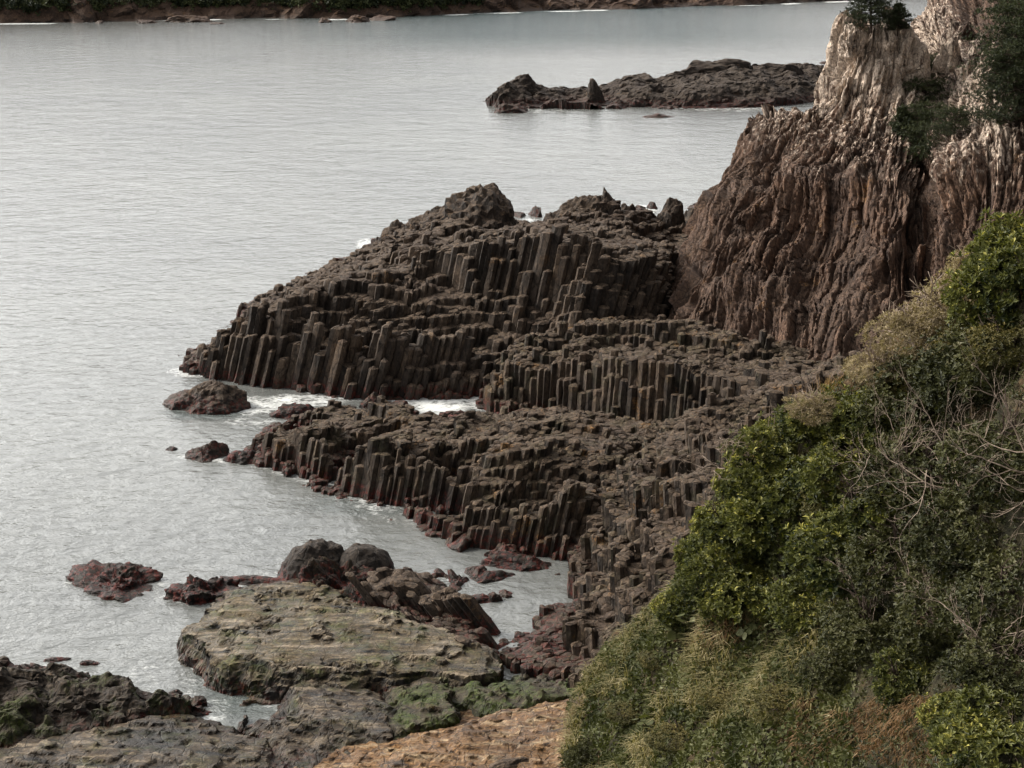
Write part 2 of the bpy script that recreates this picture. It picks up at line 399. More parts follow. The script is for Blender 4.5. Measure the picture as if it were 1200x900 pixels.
# ---------------------------------------------------------------- materials
def srgb(r, g, b):
    f = lambda c: ((c / 255 + .055) / 1.055) ** 2.4 if c > 10 else c / 255 / 12.92
    return (f(r), f(g), f(b), 1)
class G:
    def __init__(s, name):
        s.m = bpy.data.materials.new(name); s.m.use_nodes = True
        s.t = s.m.node_tree; s.t.nodes.clear()
        s.out = s.n('ShaderNodeOutputMaterial')
        s._geo = None
    def n(s, ty, **kw):
        x = s.t.nodes.new(ty)
        for k, v in kw.items(): setattr(x, k, v)
        return x
    def put(s, sock, v):
        if hasattr(v, 'is_output') or isinstance(v, bpy.types.NodeSocket): s.t.links.new(v, sock)
        elif v is not None:
            try: sock.default_value = v
            except Exception: sock.default_value = tuple(v)[:3]
    def geo(s, o='Position'):
        if not s._geo: s._geo = s.n('ShaderNodeNewGeometry')
        return s._geo.outputs[o]
    def sep(s, v, ax):
        x = s.n('ShaderNodeSeparateXYZ'); s.put(x.inputs[0], v); return x.outputs[ax]
    def z(s): return s.sep(s.geo(), 2)
    def up(s): return s.sep(s.geo('True Normal'), 2)
    def vec(s, v=None, scale=(1, 1, 1), rot=(0, 0, 0), loc=(0, 0, 0)):
        x = s.n('ShaderNodeMapping'); s.put(x.inputs['Vector'], v if v is not None else s.geo())
        x.inputs['Scale'].default_value = scale; x.inputs['Rotation'].default_value = rot; x.inputs['Location'].default_value = loc
        return x.outputs[0]
    def noise(s, scale, det=4, rough=.55, v=None, dist=0.0, col=False):
        x = s.n('ShaderNodeTexNoise'); s.put(x.inputs['Vector'], v if v is not None else s.geo())
        x.inputs['Scale'].default_value = scale; x.inputs['Detail'].default_value = det
        x.inputs['Roughness'].default_value = rough; x.inputs['Distortion'].default_value = dist
        return x.outputs['Color' if col else 0]
    def voro(s, scale, v=None, feat='F1', out='Distance'):
        x = s.n('ShaderNodeTexVoronoi', feature=feat); s.put(x.inputs['Vector'], v if v is not None else s.geo())
        x.inputs['Scale'].default_value = scale; return x.outputs[out]
    def ma(s, op, a, b=0.0, c=0.0, clamp=False):
        x = s.n('ShaderNodeMath', operation=op, use_clamp=clamp)
        s.put(x.inputs[0], a); s.put(x.inputs[1], b)
        if op in ('MULTIPLY_ADD',): s.put(x.inputs[2], c)
        return x.outputs[0]
    def rng(s, v, a, b, c=0.0, d=1.0):
        x = s.n('ShaderNodeMapRange'); x.clamp = True; s.put(x.inputs[0], v)
        for i, q in enumerate((a, b, c, d)): s.put(x.inputs[1 + i], q)
        return x.outputs[0]
    def ramp(s, f, stops):
        x = s.n('ShaderNodeValToRGB'); s.put(x.inputs[0], f); e = x.color_ramp.elements
        while len(e) < len(stops): e.new(.5)
        for i, (p, c) in enumerate(stops): e[i].position = p; e[i].color = c if len(c) == 4 else (*c, 1)
        return x.outputs[0]
    def mix(s, f, a, b, mode='MIX'):
        x = s.n('ShaderNodeMix', data_type='RGBA', blend_type=mode)
        s.put(x.inputs[0], f); s.put(x.inputs[6], a if not (isinstance(a, tuple) and len(a) == 3) else (*a, 1))
        s.put(x.inputs[7], b if not (isinstance(b, tuple) and len(b) == 3) else (*b, 1)); return x.outputs[2]
    def attr(s, name):
        x = s.n('ShaderNodeAttribute', attribute_name=name); return x.outputs['Fac']
    def bump(s, h, strength=.5, dist=.1, nrm=None):
        x = s.n('ShaderNodeBump'); s.put(x.inputs['Height'], h); x.inputs['Strength'].default_value = strength
        x.inputs['Distance'].default_value = dist
        if nrm is not None: s.put(x.inputs['Normal'], nrm)
        return x.outputs[0]
    def bsdf(s, col, rough=.8, nrm=None, spec=.5, ior=1.45):
        x = s.n('ShaderNodeBsdfPrincipled'); s.put(x.inputs['Base Color'], col if not (isinstance(col, tuple) and len(col) == 3) else (*col, 1))
        s.put(x.inputs['Roughness'], rough); x.inputs['Specular IOR Level'].default_value = spec; x.inputs['IOR'].default_value = ior
        if nrm is not None: s.put(x.inputs['Normal'], nrm)
        return x.outputs[0]
    def done(s, sh):
        s.t.links.new(sh, s.out.inputs[0]); return s.m

RED_WEED = (.150, .022, .013)
def rock_mat(name, dark, mid, light, top, ochre=.12, white=0.0, wet=1.0, weed=.35, weed_h=.75, vstri=.5, green=0.0, wmask=None, topmix=.75, rgh=.85, band=0.0, crack=.8, film=1.0, streak=None, gth=.5):
    """dark/mid/light: wall colours, dark end lowered to imitate deep shadow; top: colour of the weathered tops"""
    g = G(name)
    big = g.noise(.22, 4, .6); med = g.noise(1.6, 5, .65); fine = g.noise(9, 4, .7)
    stri = g.noise(1.0, 5, .65, v=g.vec(scale=(3.2, 3.2, .35)))
    f = g.ma('ADD', g.ma('MULTIPLY', big, .45), g.ma('ADD', g.ma('MULTIPLY', stri, .4), g.ma('MULTIPLY', med, .3)))
    wall = g.ramp(f, [(.36, dark), (.54, mid), (.74, light)])
    t = g.attr('tint')
    wall = g.mix(1.0, wall, g.ramp(t, [(0, (.55, .55, .57)), (.5, (.95, .93, .92)), (1, (1.45, 1.38, 1.3))]), 'MULTIPLY')
    tm = g.ma('MULTIPLY', g.rng(g.ma('ADD', g.up(), g.ma('MULTIPLY', g.ma('SUBTRACT', med, .5), .9)), .25, .8), topmix)
    topc = g.mix(g.rng(fine, .35, .65), tuple(c * .55 for c in top), tuple(c * 1.25 for c in top))
    topc = g.mix(g.rng(big, .45, .62), topc, tuple(c * k for c, k in zip(top, (.6, .58, .62))))
    if streak:
        sn = g.noise(1.0, 6, .68, v=g.vec(scale=(.55, 2.6, 2.6), rot=(0, 0, streak[1]), loc=(5, 3, 1)), dist=.5)
        topc = g.mix(g.rng(sn, .52, .64), topc, streak[0])
        topc = g.mix(g.rng(sn, .46, .36), topc, tuple(x * .9 for x in dark))
    c = g.mix(tm, wall, topc)
    if band:
        bn = g.noise(1.0, 4, .6, v=g.vec(scale=(.25, .25, 2.6)))
        c = g.mix(g.ma('MULTIPLY', g.rng(bn, .5, .68), band), c, tuple(x * .35 for x in dark))
    if ochre:
        oc = g.ma('MULTIPLY', g.rng(g.noise(.55, 5, .7, v=g.vec(loc=(17, 5, 3))), .60, .70), g.rng(fine, .42, .6))
        c = g.mix(g.ma('MULTIPLY', oc, min(1, ochre * 5)), c, (.26, .135, .045))
    if green:
        gm = g.rng(g.noise(.8, 5, .7, v=g.vec(loc=(3, 41, 9))), gth, gth + .12)
        c = g.mix(g.ma('MULTIPLY', g.ma('MULTIPLY', gm, g.rng(fine, .3, .6)), green), c, (.060, .092, .013))
    if white:
        wn = g.noise(1.0, 6, .72, v=g.vec(scale=(2.4, 2.4, .55), loc=(2, 9, 1)))
        wf = g.rng(wn, .50, .60)
        if wmask: wf = g.ma('MULTIPLY', g.rng(g.ma('ADD', wn, wmask(g)), .49, .60), 1.0)
        wf = g.ma('MULTIPLY', wf, g.rng(fine, .25, .5))
        c = g.mix(g.ma('MULTIPLY', wf, white), c, (.50, .41, .335))
    spk = g.noise(5.0, 7, .78, v=g.vec(scale=(1.3, 1.3, .8), loc=(4, 1, 7)))
    c = g.mix(1.0, c, g.ramp(spk, [(.30, (.30, .30, .31)), (.47, (.80, .79, .78)), (.55, (1.1, 1.08, 1.05)), (.70, (1.9, 1.8, 1.65))]), 'MULTIPLY')
    crk = g.voro(1.25, v=g.mix(.22, g.vec(scale=(1.5, 1.5, .6)), g.noise(2.2, 3, .6, col=True)), feat='DISTANCE_TO_EDGE')
    crf = g.rng(crk, .0, .045, .30, 1.0)
    c = g.mix(crack, c, g.mix(1.0, c, crf, 'MULTIPLY'))
    zz = g.ma('ADD', g.z(), g.ma('MULTIPLY', g.ma('SUBTRACT', med, .5), 1.2))
    if wet:
        wz = g.rng(zz, .25, 1.3, 1.0, 0.0)
        c = g.mix(g.ma('MULTIPLY', wz, wet * .75), c, g.mix(1.0, c, (.32, .30, .30), 'MULTIPLY'))
        rough = g.rng(wz, 0, 1, rgh, rgh * .68)
    else: rough = rgh
    if weed:
        wm = g.ma('MULTIPLY', g.rng(zz, weed_h * .5, weed_h, 1.0, 0.0), g.rng(g.noise(3.2, 6, .75, v=g.vec(loc=(8, 2, 7))), .49, .58))
        wc = g.mix(g.rng(fine, .35, .65), (.030, .010, .008), RED_WEED)
        c = g.mix(g.ma('MULTIPLY', wm, weed), c, wc)
    rough = g.ma('MULTIPLY', rough, g.rng(g.noise(1.1, 4, .6, v=g.vec(loc=(31, 4, 2))), .42, .60, film, 1.0)) if film < 1 else rough
    h = g.ma('ADD', g.ma('MULTIPLY', stri, vstri), g.ma('ADD', g.ma('MULTIPLY', med, .6), g.ma('ADD', g.ma('MULTIPLY', fine, .22), g.ma('ADD', g.ma('MULTIPLY', spk, .35), g.ma('MULTIPLY', crf, .25)))))
    return g.done(g.bsdf(c, rough, g.bump(h, .9, .16), .3))

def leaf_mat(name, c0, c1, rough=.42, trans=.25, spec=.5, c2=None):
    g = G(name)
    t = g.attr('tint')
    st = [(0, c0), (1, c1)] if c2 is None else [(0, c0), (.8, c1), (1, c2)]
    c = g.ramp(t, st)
    sh = g.bsdf(c, rough, None, spec)
    if trans:
        tr = g.n('ShaderNodeBsdfTranslucent'); g.put(tr.inputs[0], g.mix(1.0, c, (1.3, 1.35, .6), 'MULTIPLY'))
        ms = g.n('ShaderNodeMixShader'); ms.inputs[0].default_value = trans
        g.t.links.new(sh, ms.inputs[1]); g.t.links.new(tr.outputs[0], ms.inputs[2]); sh = ms.outputs[0]
    return g.done(sh)
def bark_mat(name, c0, c1, sc=6):
    g = G(name); f = g.noise(sc, 4, .6)
    return g.done(g.bsdf(g.mix(g.rng(f, .3, .7), c0, c1), .85, g.bump(f, .4, .02), .2))

M = {}
M['basalt'] = rock_mat('dark_basalt', (.012, .0098, .0085), (.046, .036, .029), (.115, .086, .064), (.112, .078, .052), ochre=.10, weed=.75, weed_h=1.0)
M['basalt_olive'] = rock_mat('olive_basalt', (.012, .0098, .0082), (.044, .034, .027), (.108, .079, .057), (.104, .071, .045), ochre=.22, weed=.8, weed_h=1.1, green=.12)
def pin_mask(g):   # pale lichen grows on the high pinnacle
    x = g.rng(g.sep(g.geo(), 0), 36.0, 31.0, 0, 1)
    zz = g.rng(g.z(), 10.5, 19.0, -.27, .06)
    return g.ma('ADD', zz, g.ma('MULTIPLY', g.ma('SUBTRACT', x, .7), .28))
M['cliff'] = rock_mat('brown_cliff_rock', (.015, .0095, .0078), (.060, .037, .027), (.150, .093, .064), (.110, .070, .047), ochre=.16, white=1.0, wet=.8, weed=.3, vstri=.9, wmask=pin_mask, topmix=.6)
M['reef'] = rock_mat('red_weed_reef', (.006, .005, .0045), (.022, .015, .012), (.060, .038, .027), (.050, .031, .022), ochre=.2, weed=.85, weed_h=1.9, vstri=.1, green=.15)
M['boulder'] = rock_mat('grey_boulder_rock', (.012, .0098, .0085), (.036, .029, .024), (.075, .058, .045), (.062, .049, .038), ochre=.05, weed=.9, weed_h=.9, vstri=.1)
M['islet'] = rock_mat('islet_rock', (.016, .0135, .012), (.044, .035, .029), (.090, .066, .050), (.085, .064, .048), ochre=.05, weed=.6, weed_h=1.5, vstri=.15, wet=.6)
M['bank'] = rock_mat('ragged_bank_rock', (.007, .0055, .0045), (.026, .020, .015), (.070, .051, .036), (.082, .062, .042), ochre=.1, weed=.55, weed_h=.9, vstri=.1, green=.6)
M['shelf'] = rock_mat('algae_covered_shelf_rock', (.006, .005, .0045), (.022, .017, .013), (.062, .047, .034), (.122, .092, .050), streak=((.26, .205, .14), .1), ochre=.05, weed=.5, weed_h=.7, vstri=.1, green=.5, film=.5, crack=.35, topmix=1.0, band=.3)
M['slab'] = rock_mat('layered_slab_rock', (.008, .0065, .005), (.030, .023, .017), (.085, .063, .044), (.098, .070, .041), streak=((.26, .205, .14), .2), ochre=.05, weed=.3, weed_h=.6, vstri=.1, film=.5, green=.35, topmix=.9, band=.7)
M['green_slab'] = rock_mat('mossy_ledge_rock', (.010, .009, .008), (.036, .028, .020), (.090, .068, .045), (.100, .080, .046), ochre=.05, weed=.0, vstri=.1, green=.95, gth=.42, topmix=1.0, band=.4)
M['orange_slab'] = rock_mat('ochre_slab_rock', (.045, .028, .017), (.12, .072, .040), (.24, .165, .105), (.215, .115, .045), streak=((.36, .265, .16), .35), ochre=.9, weed=0, wet=0, vstri=.1, film=.5, topmix=.9, band=.45)

def sea_mat():
    g = G('sea_water')
    p = g.geo()
    y = g.sep(p, 1)
    w1 = g.noise(.30, 3, .6, v=g.vec(scale=(.7, .75, 1), rot=(0, 0, .15)))
    w2 = g.noise(1.1, 4, .62, v=g.vec(scale=(.75, .95, 1), rot=(0, 0, -.1)), dist=.3)
    w3 = g.noise(3.6, 3, .6, v=g.vec(scale=(.7, 1.1, 1)))
    h = g.ma('ADD', g.ma('MULTIPLY', w1, .9), g.ma('ADD', g.ma('MULTIPLY', w2, .50), g.ma('MULTIPLY', w3, .11)))
    rip = g.attr('ripple')
    b = g.n('ShaderNodeBump'); g.put(b.inputs['Height'], h); g.put(b.inputs['Strength'], g.rng(rip, 0, 1, .31, 1.0)); b.inputs['Distance'].default_value = 1.0
    depth = g.mix(g.rng(g.noise(.03, 3), .35, .65), (.125, .13, .125), (.155, .16, .15))
    depth = g.mix(g.rng(rip, .15, 1), depth, (.04, .065, .065))  # ripple areas also get a darker colour, imitating their darker reflections
    sh = g.bsdf(depth, .12, b.outputs[0], .5, 1.5)
    fo = g.attr('foam')
    fn = g.noise(2.4, 6, .72, v=g.vec(scale=(.7, 1.2, 1)), dist=1.2); fn2 = g.noise(.6, 4, .6)
    rf = g.ma('SUBTRACT', 1.0, g.ma('ABSOLUTE', g.ma('MULTIPLY', g.ma('SUBTRACT', g.noise(1.0, 6, .66, v=g.vec(scale=(.7, 1.3, 1)), dist=1.6), .5), 5.0)))
    pat = g.ma('ADD', g.ma('MULTIPLY', rf, .38), g.ma('ADD', g.ma('MULTIPLY', fn, .75), g.ma('MULTIPLY', fn2, .45)))
    fm = g.rng(g.ma('ADD', pat, g.ma('MULTIPLY', fo, .62)), 1.13, 1.45, 0, .9)
    fm = g.ma('MULTIPLY', fm, g.rng(fo, .03, .25))
    fsh = g.bsdf((.78, .79, .77), .7, g.bump(fn, .4, .1), .2)
    ms = g.n('ShaderNodeMixShader'); g.put(ms.inputs[0], fm); g.t.links.new(sh, ms.inputs[1]); g.t.links.new(fsh, ms.inputs[2])
    return g.done(ms.outputs[0])
M['sea'] = sea_mat()
M['gloss_leaf'] = leaf_mat('glossy_shrub_leaf', (.010, .017, .006), (.125, .128, .033), .5, .22, .25, (.40, .36, .10))  # wide tone range imitates sunlit highlights and dark gaps in the foliage
M['dark_leaf'] = leaf_mat('dark_shrub_leaf', (.018, .021, .008), (.066, .066, .022), .5, .12, .2, (.12, .11, .06))
M['dry_leaf'] = leaf_mat('dry_tan_leaf', (.15, .115, .07), (.36, .29, .19), .7, .2, .2, (.5, .43, .31))
M['yel_leaf'] = leaf_mat('yellow_green_leaf', (.042, .042, .012), (.12, .10, .030), .6, .2, .3, (.22, .17, .06))
M['vine_leaf'] = leaf_mat('broad_vine_leaf', (.030, .036, .012), (.095, .100, .038), .55, .2, .2, (.18, .18, .09))
M['pine'] = leaf_mat('pine_needle', (.010, .016, .007), (.056, .066, .022), .6, .05, .3, (.07, .075, .025))
M['blade'] = leaf_mat('grass_blade', (.060, .062, .024), (.25, .21, .105), .7, .25, .2, (.42, .35, .22))
M['rust_blade'] = leaf_mat('rust_dry_blade', (.085, .045, .020), (.20, .12, .06), .75, .2, .2, (.34, .22, .12))
M['twig'] = bark_mat('pale_twig_bark', (.15, .11, .085), (.33, .26, .205))
M['bark'] = bark_mat('dark_bark', (.035, .025, .02), (.09, .065, .05))
def soil_mat():
    g = G('hillside_soil'); n1 = g.noise(.8, 5, .6); n2 = g.noise(6, 4, .7)
    c = g.ramp(n1, [(.35, (.018, .018, .009)), (.55, (.045, .036, .018)), (.7, (.10, .062, .03))])
    c = g.mix(g.rng(n2, .4, .6), c, g.mix(1.0, c, (.45, .45, .45), 'MULTIPLY'))
    return g.done(g.bsdf(c, .9, g.bump(n2, .8, .1), .2))
M['soil'] = soil_mat()
M['far_rock'] = rock_mat('far_shore_rock', (.014, .010, .008), (.058, .037, .026), (.14, .086, .058), (.15, .092, .06), ochre=.3, weed=0, wet=.6, vstri=.4, topmix=.6)
# ---------------------------------------------------------------- rock formations
z, y, w = 'z', 'y', 'w'
def skirt(tops, dx, dy, zb=-1.2):
    """foot points of a rock face under its upper edge"""
    out = []
    for a, b, h in tops:
        p = PZ(a, b, h); out.append((w, p[0] + dx, p[1] + dy, zb))
    return out
# the long cape running out to the left
def wall(rows):
    """(px, py, z) of the foot, (px, py) of the top edge, how far the top stands behind the foot"""
    out = []
    for a, b, h, a2, b2, dY in rows:
        f = PZ(a, b, h); t = PY(a2, b2, f[1] + dY); out += [(w, *f), (w, *t)]
    return out
def steps(rows):
    """a face in two steps: foot, lower edge, upper edge"""
    out = []
    for a, b, l, u in rows:
        f = PZ(a, b, .2); m = PY(a + 4, l, f[1] + .55); t = PY(a + 10, u, f[1] + 1.9)
        out += [(w, *f), (w, *m), (w, m[0] + .1, m[1] + .75, m[2] + .12), (w, *t)]
    return out
def wallY(rows):
    out = []
    for a, b, Y, a2, b2, dY in rows: out += [(y, a, b, Y), (y, a2, b2, Y + dY)]
    return out
cape = C(steps([(213,430,421,413),(232,437,417,398),(260,444,408,366),(297,449,402,346),(330,452,398,329),(366,458,420,340),(398,463,421,352),(448,467,427,361),(498,464,431,376),(545,464,434,387),(575,461,430,390)]) + [
 (z,196,430,-1.6),(z,330,459,-1.6),(z,470,476,-1.6),(z,572,470,-1.2),
 (y,620,396,103.5),(y,662,392,105.5),
 (y,372,325,112),(y,430,322,113),(y,250,392,116),(y,300,356,118),
 ] + wallY([(450,316,118,458,297,1),(505,328,114.5,510,292,1),(555,341,112,560,288,1.1),(612,342,110.8,612,277,1.2),(655,350,109.5,655,270,1.2),(700,376,107.5,698,288,1.5),(745,378,108.5,742,294,1.6),(778,368,111,774,304,1.6)]) + [
 (y,470,285,128),(y,530,283,128),(y,575,272,128),(y,640,266,127),(y,690,270,126),(y,740,276,125),(y,785,296,122),
 (z,424,292,-.6),(y,440,284,149),(y,482,262,147),(y,520,256,143),(y,545,252,141),(y,560,250,140),(y,582,255,140),(y,600,274,138),(y,625,279,139),(y,650,262,137),(y,690,245,137),(y,714,240,137),(y,735,250,137),(y,760,256,138),(y,790,250,138),(y,812,260,139),(y,830,275,137),(y,815,300,130),
 (w,-13,142,1.4),(w,-18,128,1.3),(w,-20.5,116,.6),(w,-16,157,-1.6),(w,-5,165,-1.6),(w,4,160,-1.6),(w,14,158,-1.6),(w,22,152,-1.2),(w,-24,116,-1.6),(w,-23,130,-1.6)])
o = columns('columnar_cape', cape, .57, M['basalt'], rot=.2, seed=3, hn=((.5,5.0),), terr=(.9,4), thr=.30, crown=.09, lean=(.24,.06), cj=.085, cl=.20, warp=.6, blk=(2.4,.2,.2), cham=.08, gap=.02)
tag(o, 'long dark cape of leaning basalt columns jutting furthest out into the sea', 'rock headland')
CAPE = o
KNOBS = []
def knob(cx, base, Y, wp, hp, seed, m='basalt', **k):
    p = PY(cx, base, Y); mp = math.hypot(p[1], CAM_H - p[2]) / FOC
    k.setdefault('cuts', 12 if wp < 50 else 7); k.setdefault('rough', .14); k.setdefault('cutd', (.55, .9) if wp < 50 else (.72, .95)); k.setdefault('fine', .05)
    KNOBS.append(boulder('rock_knob', tuple(p), (wp * mp, wp * mp * .8, hp * mp * 1.02 / .62), M[m], rz=seed * .7, seed=seed, **k))
for a in [(560,264,139,96,40,201),(524,262,143,58,22,202),(600,290,138,60,30,203),(498,268,146,56,18,204),(470,288,148,60,26,205),(446,296,149,40,18,206),(688,256,136.5,76,24,207),(716,250,136.5,40,30,208),(737,264,138,40,24,209),(760,268,138,34,18,210),(790,272,137,42,40,211),(812,270,141,34,24,212),(832,276,140,40,22,213),(655,272,137,50,22,214)]: knob(*a)
# middle tier
tier = C(wall([(566,478,.3,578,440,.8),(602,480,.4,604,428,.8),(640,483,.5,646,421,.9),(700,492,.8,706,418,.9),(745,498,1.1,748,424,.9),(785,503,1.3,787,430,.9),(826,507,1.5,828,433,.9),(868,510,1.8,870,436,.9),(942,516,2.2,944,440,.9)])
 + wallY([(598,416,101.2,600,402,.8),(640,408,101,642,388,.9),(690,402,101.2,692,376,1),(745,404,100.5,748,376,1),(800,412,98.6,802,384,1),(850,416,97.5,852,392,.9),(900,420,96.6,902,398,.9)]) + [
 (z,556,480,-.6),(z,1000,520,2.2),(y,680,372,108),(y,740,368,110),(y,800,378,108),(y,860,390,106),(y,920,404,103),(y,990,425,98),(y,1000,444,88.5),
 (y,600,440,104.5),(y,640,420,109),(y,700,395,114),(y,790,390,114),(y,880,395,111)])
o = columns('columnar_tier', tier, .47, M['basalt_olive'], rot=.5, seed=8, hn=((.3,4.0),), terr=(.8,4), thr=.26, lean=(.06,.04), crown=.09, cj=.08, cl=.18, blk=(1.8,.15,.12), cham=.07, gap=.02)
tag(o, 'dark stepped tier of upright basalt columns at the foot of the tall brown cliff', 'rock terrace')
# lower ridge
ridge = C(wall([(290,541,.1,304,524,.6),(312,546,.1,326,514,.8),(338,552,.1,350,506,.9),(380,567,.1,386,509,.9),(417,581,.1,418,514,.9),(450,589,.1,447,519,.9),(482,595,.1,474,523,1),(515,600,.1,506,529,1),(540,606,.1,528,540,1),
  (530,636,.1,534,606,.5),(562,641,.1,562,588,.8),(600,647,.1,600,578,.9),(640,651,.1,640,576,.9),(668,652,.2,668,574,1.0)]) + [
 (z,262,528,-1.4),(z,690,650,.5),(z,400,594,-1.6),(z,500,616,-1.6),(z,512,640,-1.6),(z,600,664,-1.4),(z,546,600,1.2),
 (z,326,497,.7),(z,345,483,.8),(z,380,474,1.4),(z,440,482,1.8),(z,480,492,2.0),(z,525,497,2.1),(z,560,490,2.5),(z,640,480,2.9),(z,700,490,2.9),(z,760,500,2.6),(z,800,520,2.2),
 (z,470,506,2.6),(z,520,512,2.7),(z,600,510,3.0),(z,680,522,3.0),(z,745,545,2.2),(z,740,600,1.5),(z,720,640,1.0)]
 + wall([(560,558,2.2,562,534,.7),(610,560,2.3,612,532,.7),(660,560,2.3,662,536,.7),(700,566,2.0,702,542,.7)]) + [
 (w,-14,96,-1.6),(w,-8,101,-1.6),(w,0,101,-1.2),(w,6,98,-.5),(w,13,95,.5)])
o = columns('columnar_ridge', ridge, .42, M['basalt_olive'], rot=-.2, seed=12, hn=((.25,3.5),), terr=(.8,4), thr=.26, lean=(.20,.04), crown=.08, cj=.075, cl=.18, blk=(1.6,.15,.12), cham=.06, gap=.018)
tag(o, 'lower ridge of dark basalt columns with a broad rubbly brown top and reddish waterline', 'rock ridge')
# slope nearest to the bushes
slope = C([
 (z,648,662,-.4),(z,662,668,.2),(z,660,695,.2),(z,640,722,.2),(y,676,640,70.9),(y,684,662,69.6),(y,676,690,67.6),(z,610,752,.2),(z,588,772,.2),(z,580,772,-1.2),(z,635,722,-1.2),(z,640,800,.4),(z,700,808,.8),
 (z,680,640,1.2),(z,700,600,3.0),(z,730,560,4.2),(z,770,515,5.6),(z,830,484,7.2),(z,900,470,8.4),(z,980,440,9.8),(z,1080,440,10.2),
 (z,700,650,3.3),(z,690,690,1.9),(z,665,720,1.4),(z,640,760,1.1),(z,710,720,2.3),(z,760,620,5.1),(z,800,560,6.5),(z,860,540,7.6),(z,760,700,4.2),(z,730,770,2.3),(z,800,640,6.0),(z,680,775,1.1),
 (z,780,780,3.5),(z,860,700,6.0),(z,940,600,8.0),(z,1020,520,9.0),
 (z,690,570,.6),(z,745,520,1.0),(z,800,480,1.5),(z,880,455,2.0),(z,970,425,3.0)])
o = columns('columnar_slope', slope, .40, M['basalt_olive'], rot=.9, seed=21, hn=((.4,4.0),), terr=(1.5,5), thr=.26, lean=(-.05,.12), crown=.08, cj=.075, cl=.18, blk=(1.5,.2,.12), cham=.07, gap=.02)
tag(o, 'dark slope of broken basalt columns rising from the inlet up to the green bushes', 'rock slope')
# leaning fan of columns beside the flat shelf
fan = C([
 (z,405,708,.5),(z,440,708,.7),(z,480,714,.8),(z,530,724,.8),(z,560,742,.6),(z,585,768,.1),(z,595,765,-.8),
 (z,432,694,1.2),(z,468,676,1.75),(z,515,682,1.9),(z,545,700,1.6),(z,566,726,1.0),
 (z,470,665,.6),(z,520,666,.2),(z,560,690,-.6),(z,578,730,-.6),(z,420,695,.5),(z,590,800,-.2),(z,540,790,.6)])
o = columns('column_fan', fan, .46, M['basalt'], rot=.4, seed=25, hn=((.2,2.0),), terr=(.9,4), thr=.2, lean=(-.75,.15), cj=.08, jit=.22, gap=.02, cham=.1)
tag(o, 'small fan of steeply leaning grey columns between the flat shelf and the inlet', 'rock outcrop')
# tall brown cliff
STN = [
 [(782,420,103.2),(794,372,106),(797,366,108),(812,318,110),(816,310,112.5),(846,244,115.5),(850,236,119),(902,146,123),(905,143,128)],
 [(835,413,103.6),(838,328,107.3),(842,322,109),(852,284,110.2),(856,278,112),(872,222,114),(876,214,117),(918,140,121.5),(918,138,128)],
 [(872,418,101.6),(866,316,106.3),(870,309,108),(884,272,109.3),(888,265,111.3),(896,212,113),(900,205,116),(938,138,120.5),(940,136,128)],
 [(918,431,98.4),(915,338,103.4),(917,331,105.2),(924,290,106.6),(927,283,108.6),(932,198,111),(936,190,113.5),(960,146,118),(966,138,126)],
 [(977,447,95),(978,352,100),(980,345,102),(985,298,103.4),(987,291,105.4),(990,198,108.5),(992,188,111.5),(1003,125,117),(1005,110,124)],
 [(1042,454,92.6),(1046,345,97.2),(1047,338,99),(1048,290,100.4),(1050,282,102.5),(1052,205,105.5),(1054,196,109),(1058,120,116),(1060,95,122)],
 [(1085,442,94.5),(1082,335,97),(1083,328,99),(1084,280,101),(1085,270,103),(1084,215,108),(1085,200,112),(1086,110,122),(1084,60,130)],
 [(1118,442,92.5),(1114,326,95),(1115,318,97),(1112,268,98.8),(1113,258,101),(1112,200,103.5),(1114,190,106),(1112,100,119),(1078,22,134)],
 [(1155,442,90),(1152,330,93.5),(1152,322,95),(1150,265,97.2),(1150,256,99),(1148,170,103),(1148,160,106),(1140,70,118),(1100,0,136)],
 [(1210,442,88),(1210,330,92),(1210,322,93.5),(1210,250,97),(1210,240,99),(1210,150,103),(1210,140,105.5),(1200,40,114),(1160,-30,134)],
 [(1330,442,84),(1330,330,88),(1330,322,89.5),(1330,250,93),(1330,240,95),(1330,130,99),(1330,120,101),(1330,10,108),(1330,-60,128)]]
G0 = [[PY(*p) for p in st] for st in STN]
for st in G0: st.append(st[-1] + np.array([1.0, 9, -5])); st.append(np.array([st[-1][0] + 2, st[-1][1] + 14, -2.0]))
for st in G0: st.insert(0, st[0] + np.array([0, -.6, -3.0]))
# the seaward side, turning back towards the far foot of the cliff
def side(k, off): return [p + np.array(o_) for p, o_ in zip(G0[k], off)]
s1 = [np.array([p[0] + .9 * t, p[1] + 9, max(p[2] - 1.2, -3)]) for p, t in zip(G0[0], np.linspace(0, 1, len(G0[0])))]
s2 = [np.array([p[0] + 3.0, p[1] + 30, max(p[2] - 4.5, -3)]) for p in G0[0]]
s3 = [np.array([p[0] + 14, p[1] + 46, max(p[2] - 9, -3)]) for p in G0[0]]
cliff = sheet('fluted_cliff', [s3, s2, s1] + G0, .085, M['cliff'], seed=33, rib=(.58, 3.3, .27), fold=(2.4, 8.0, .8), groove=.14, big=(5.0, .6), fine=.035, soft=60)
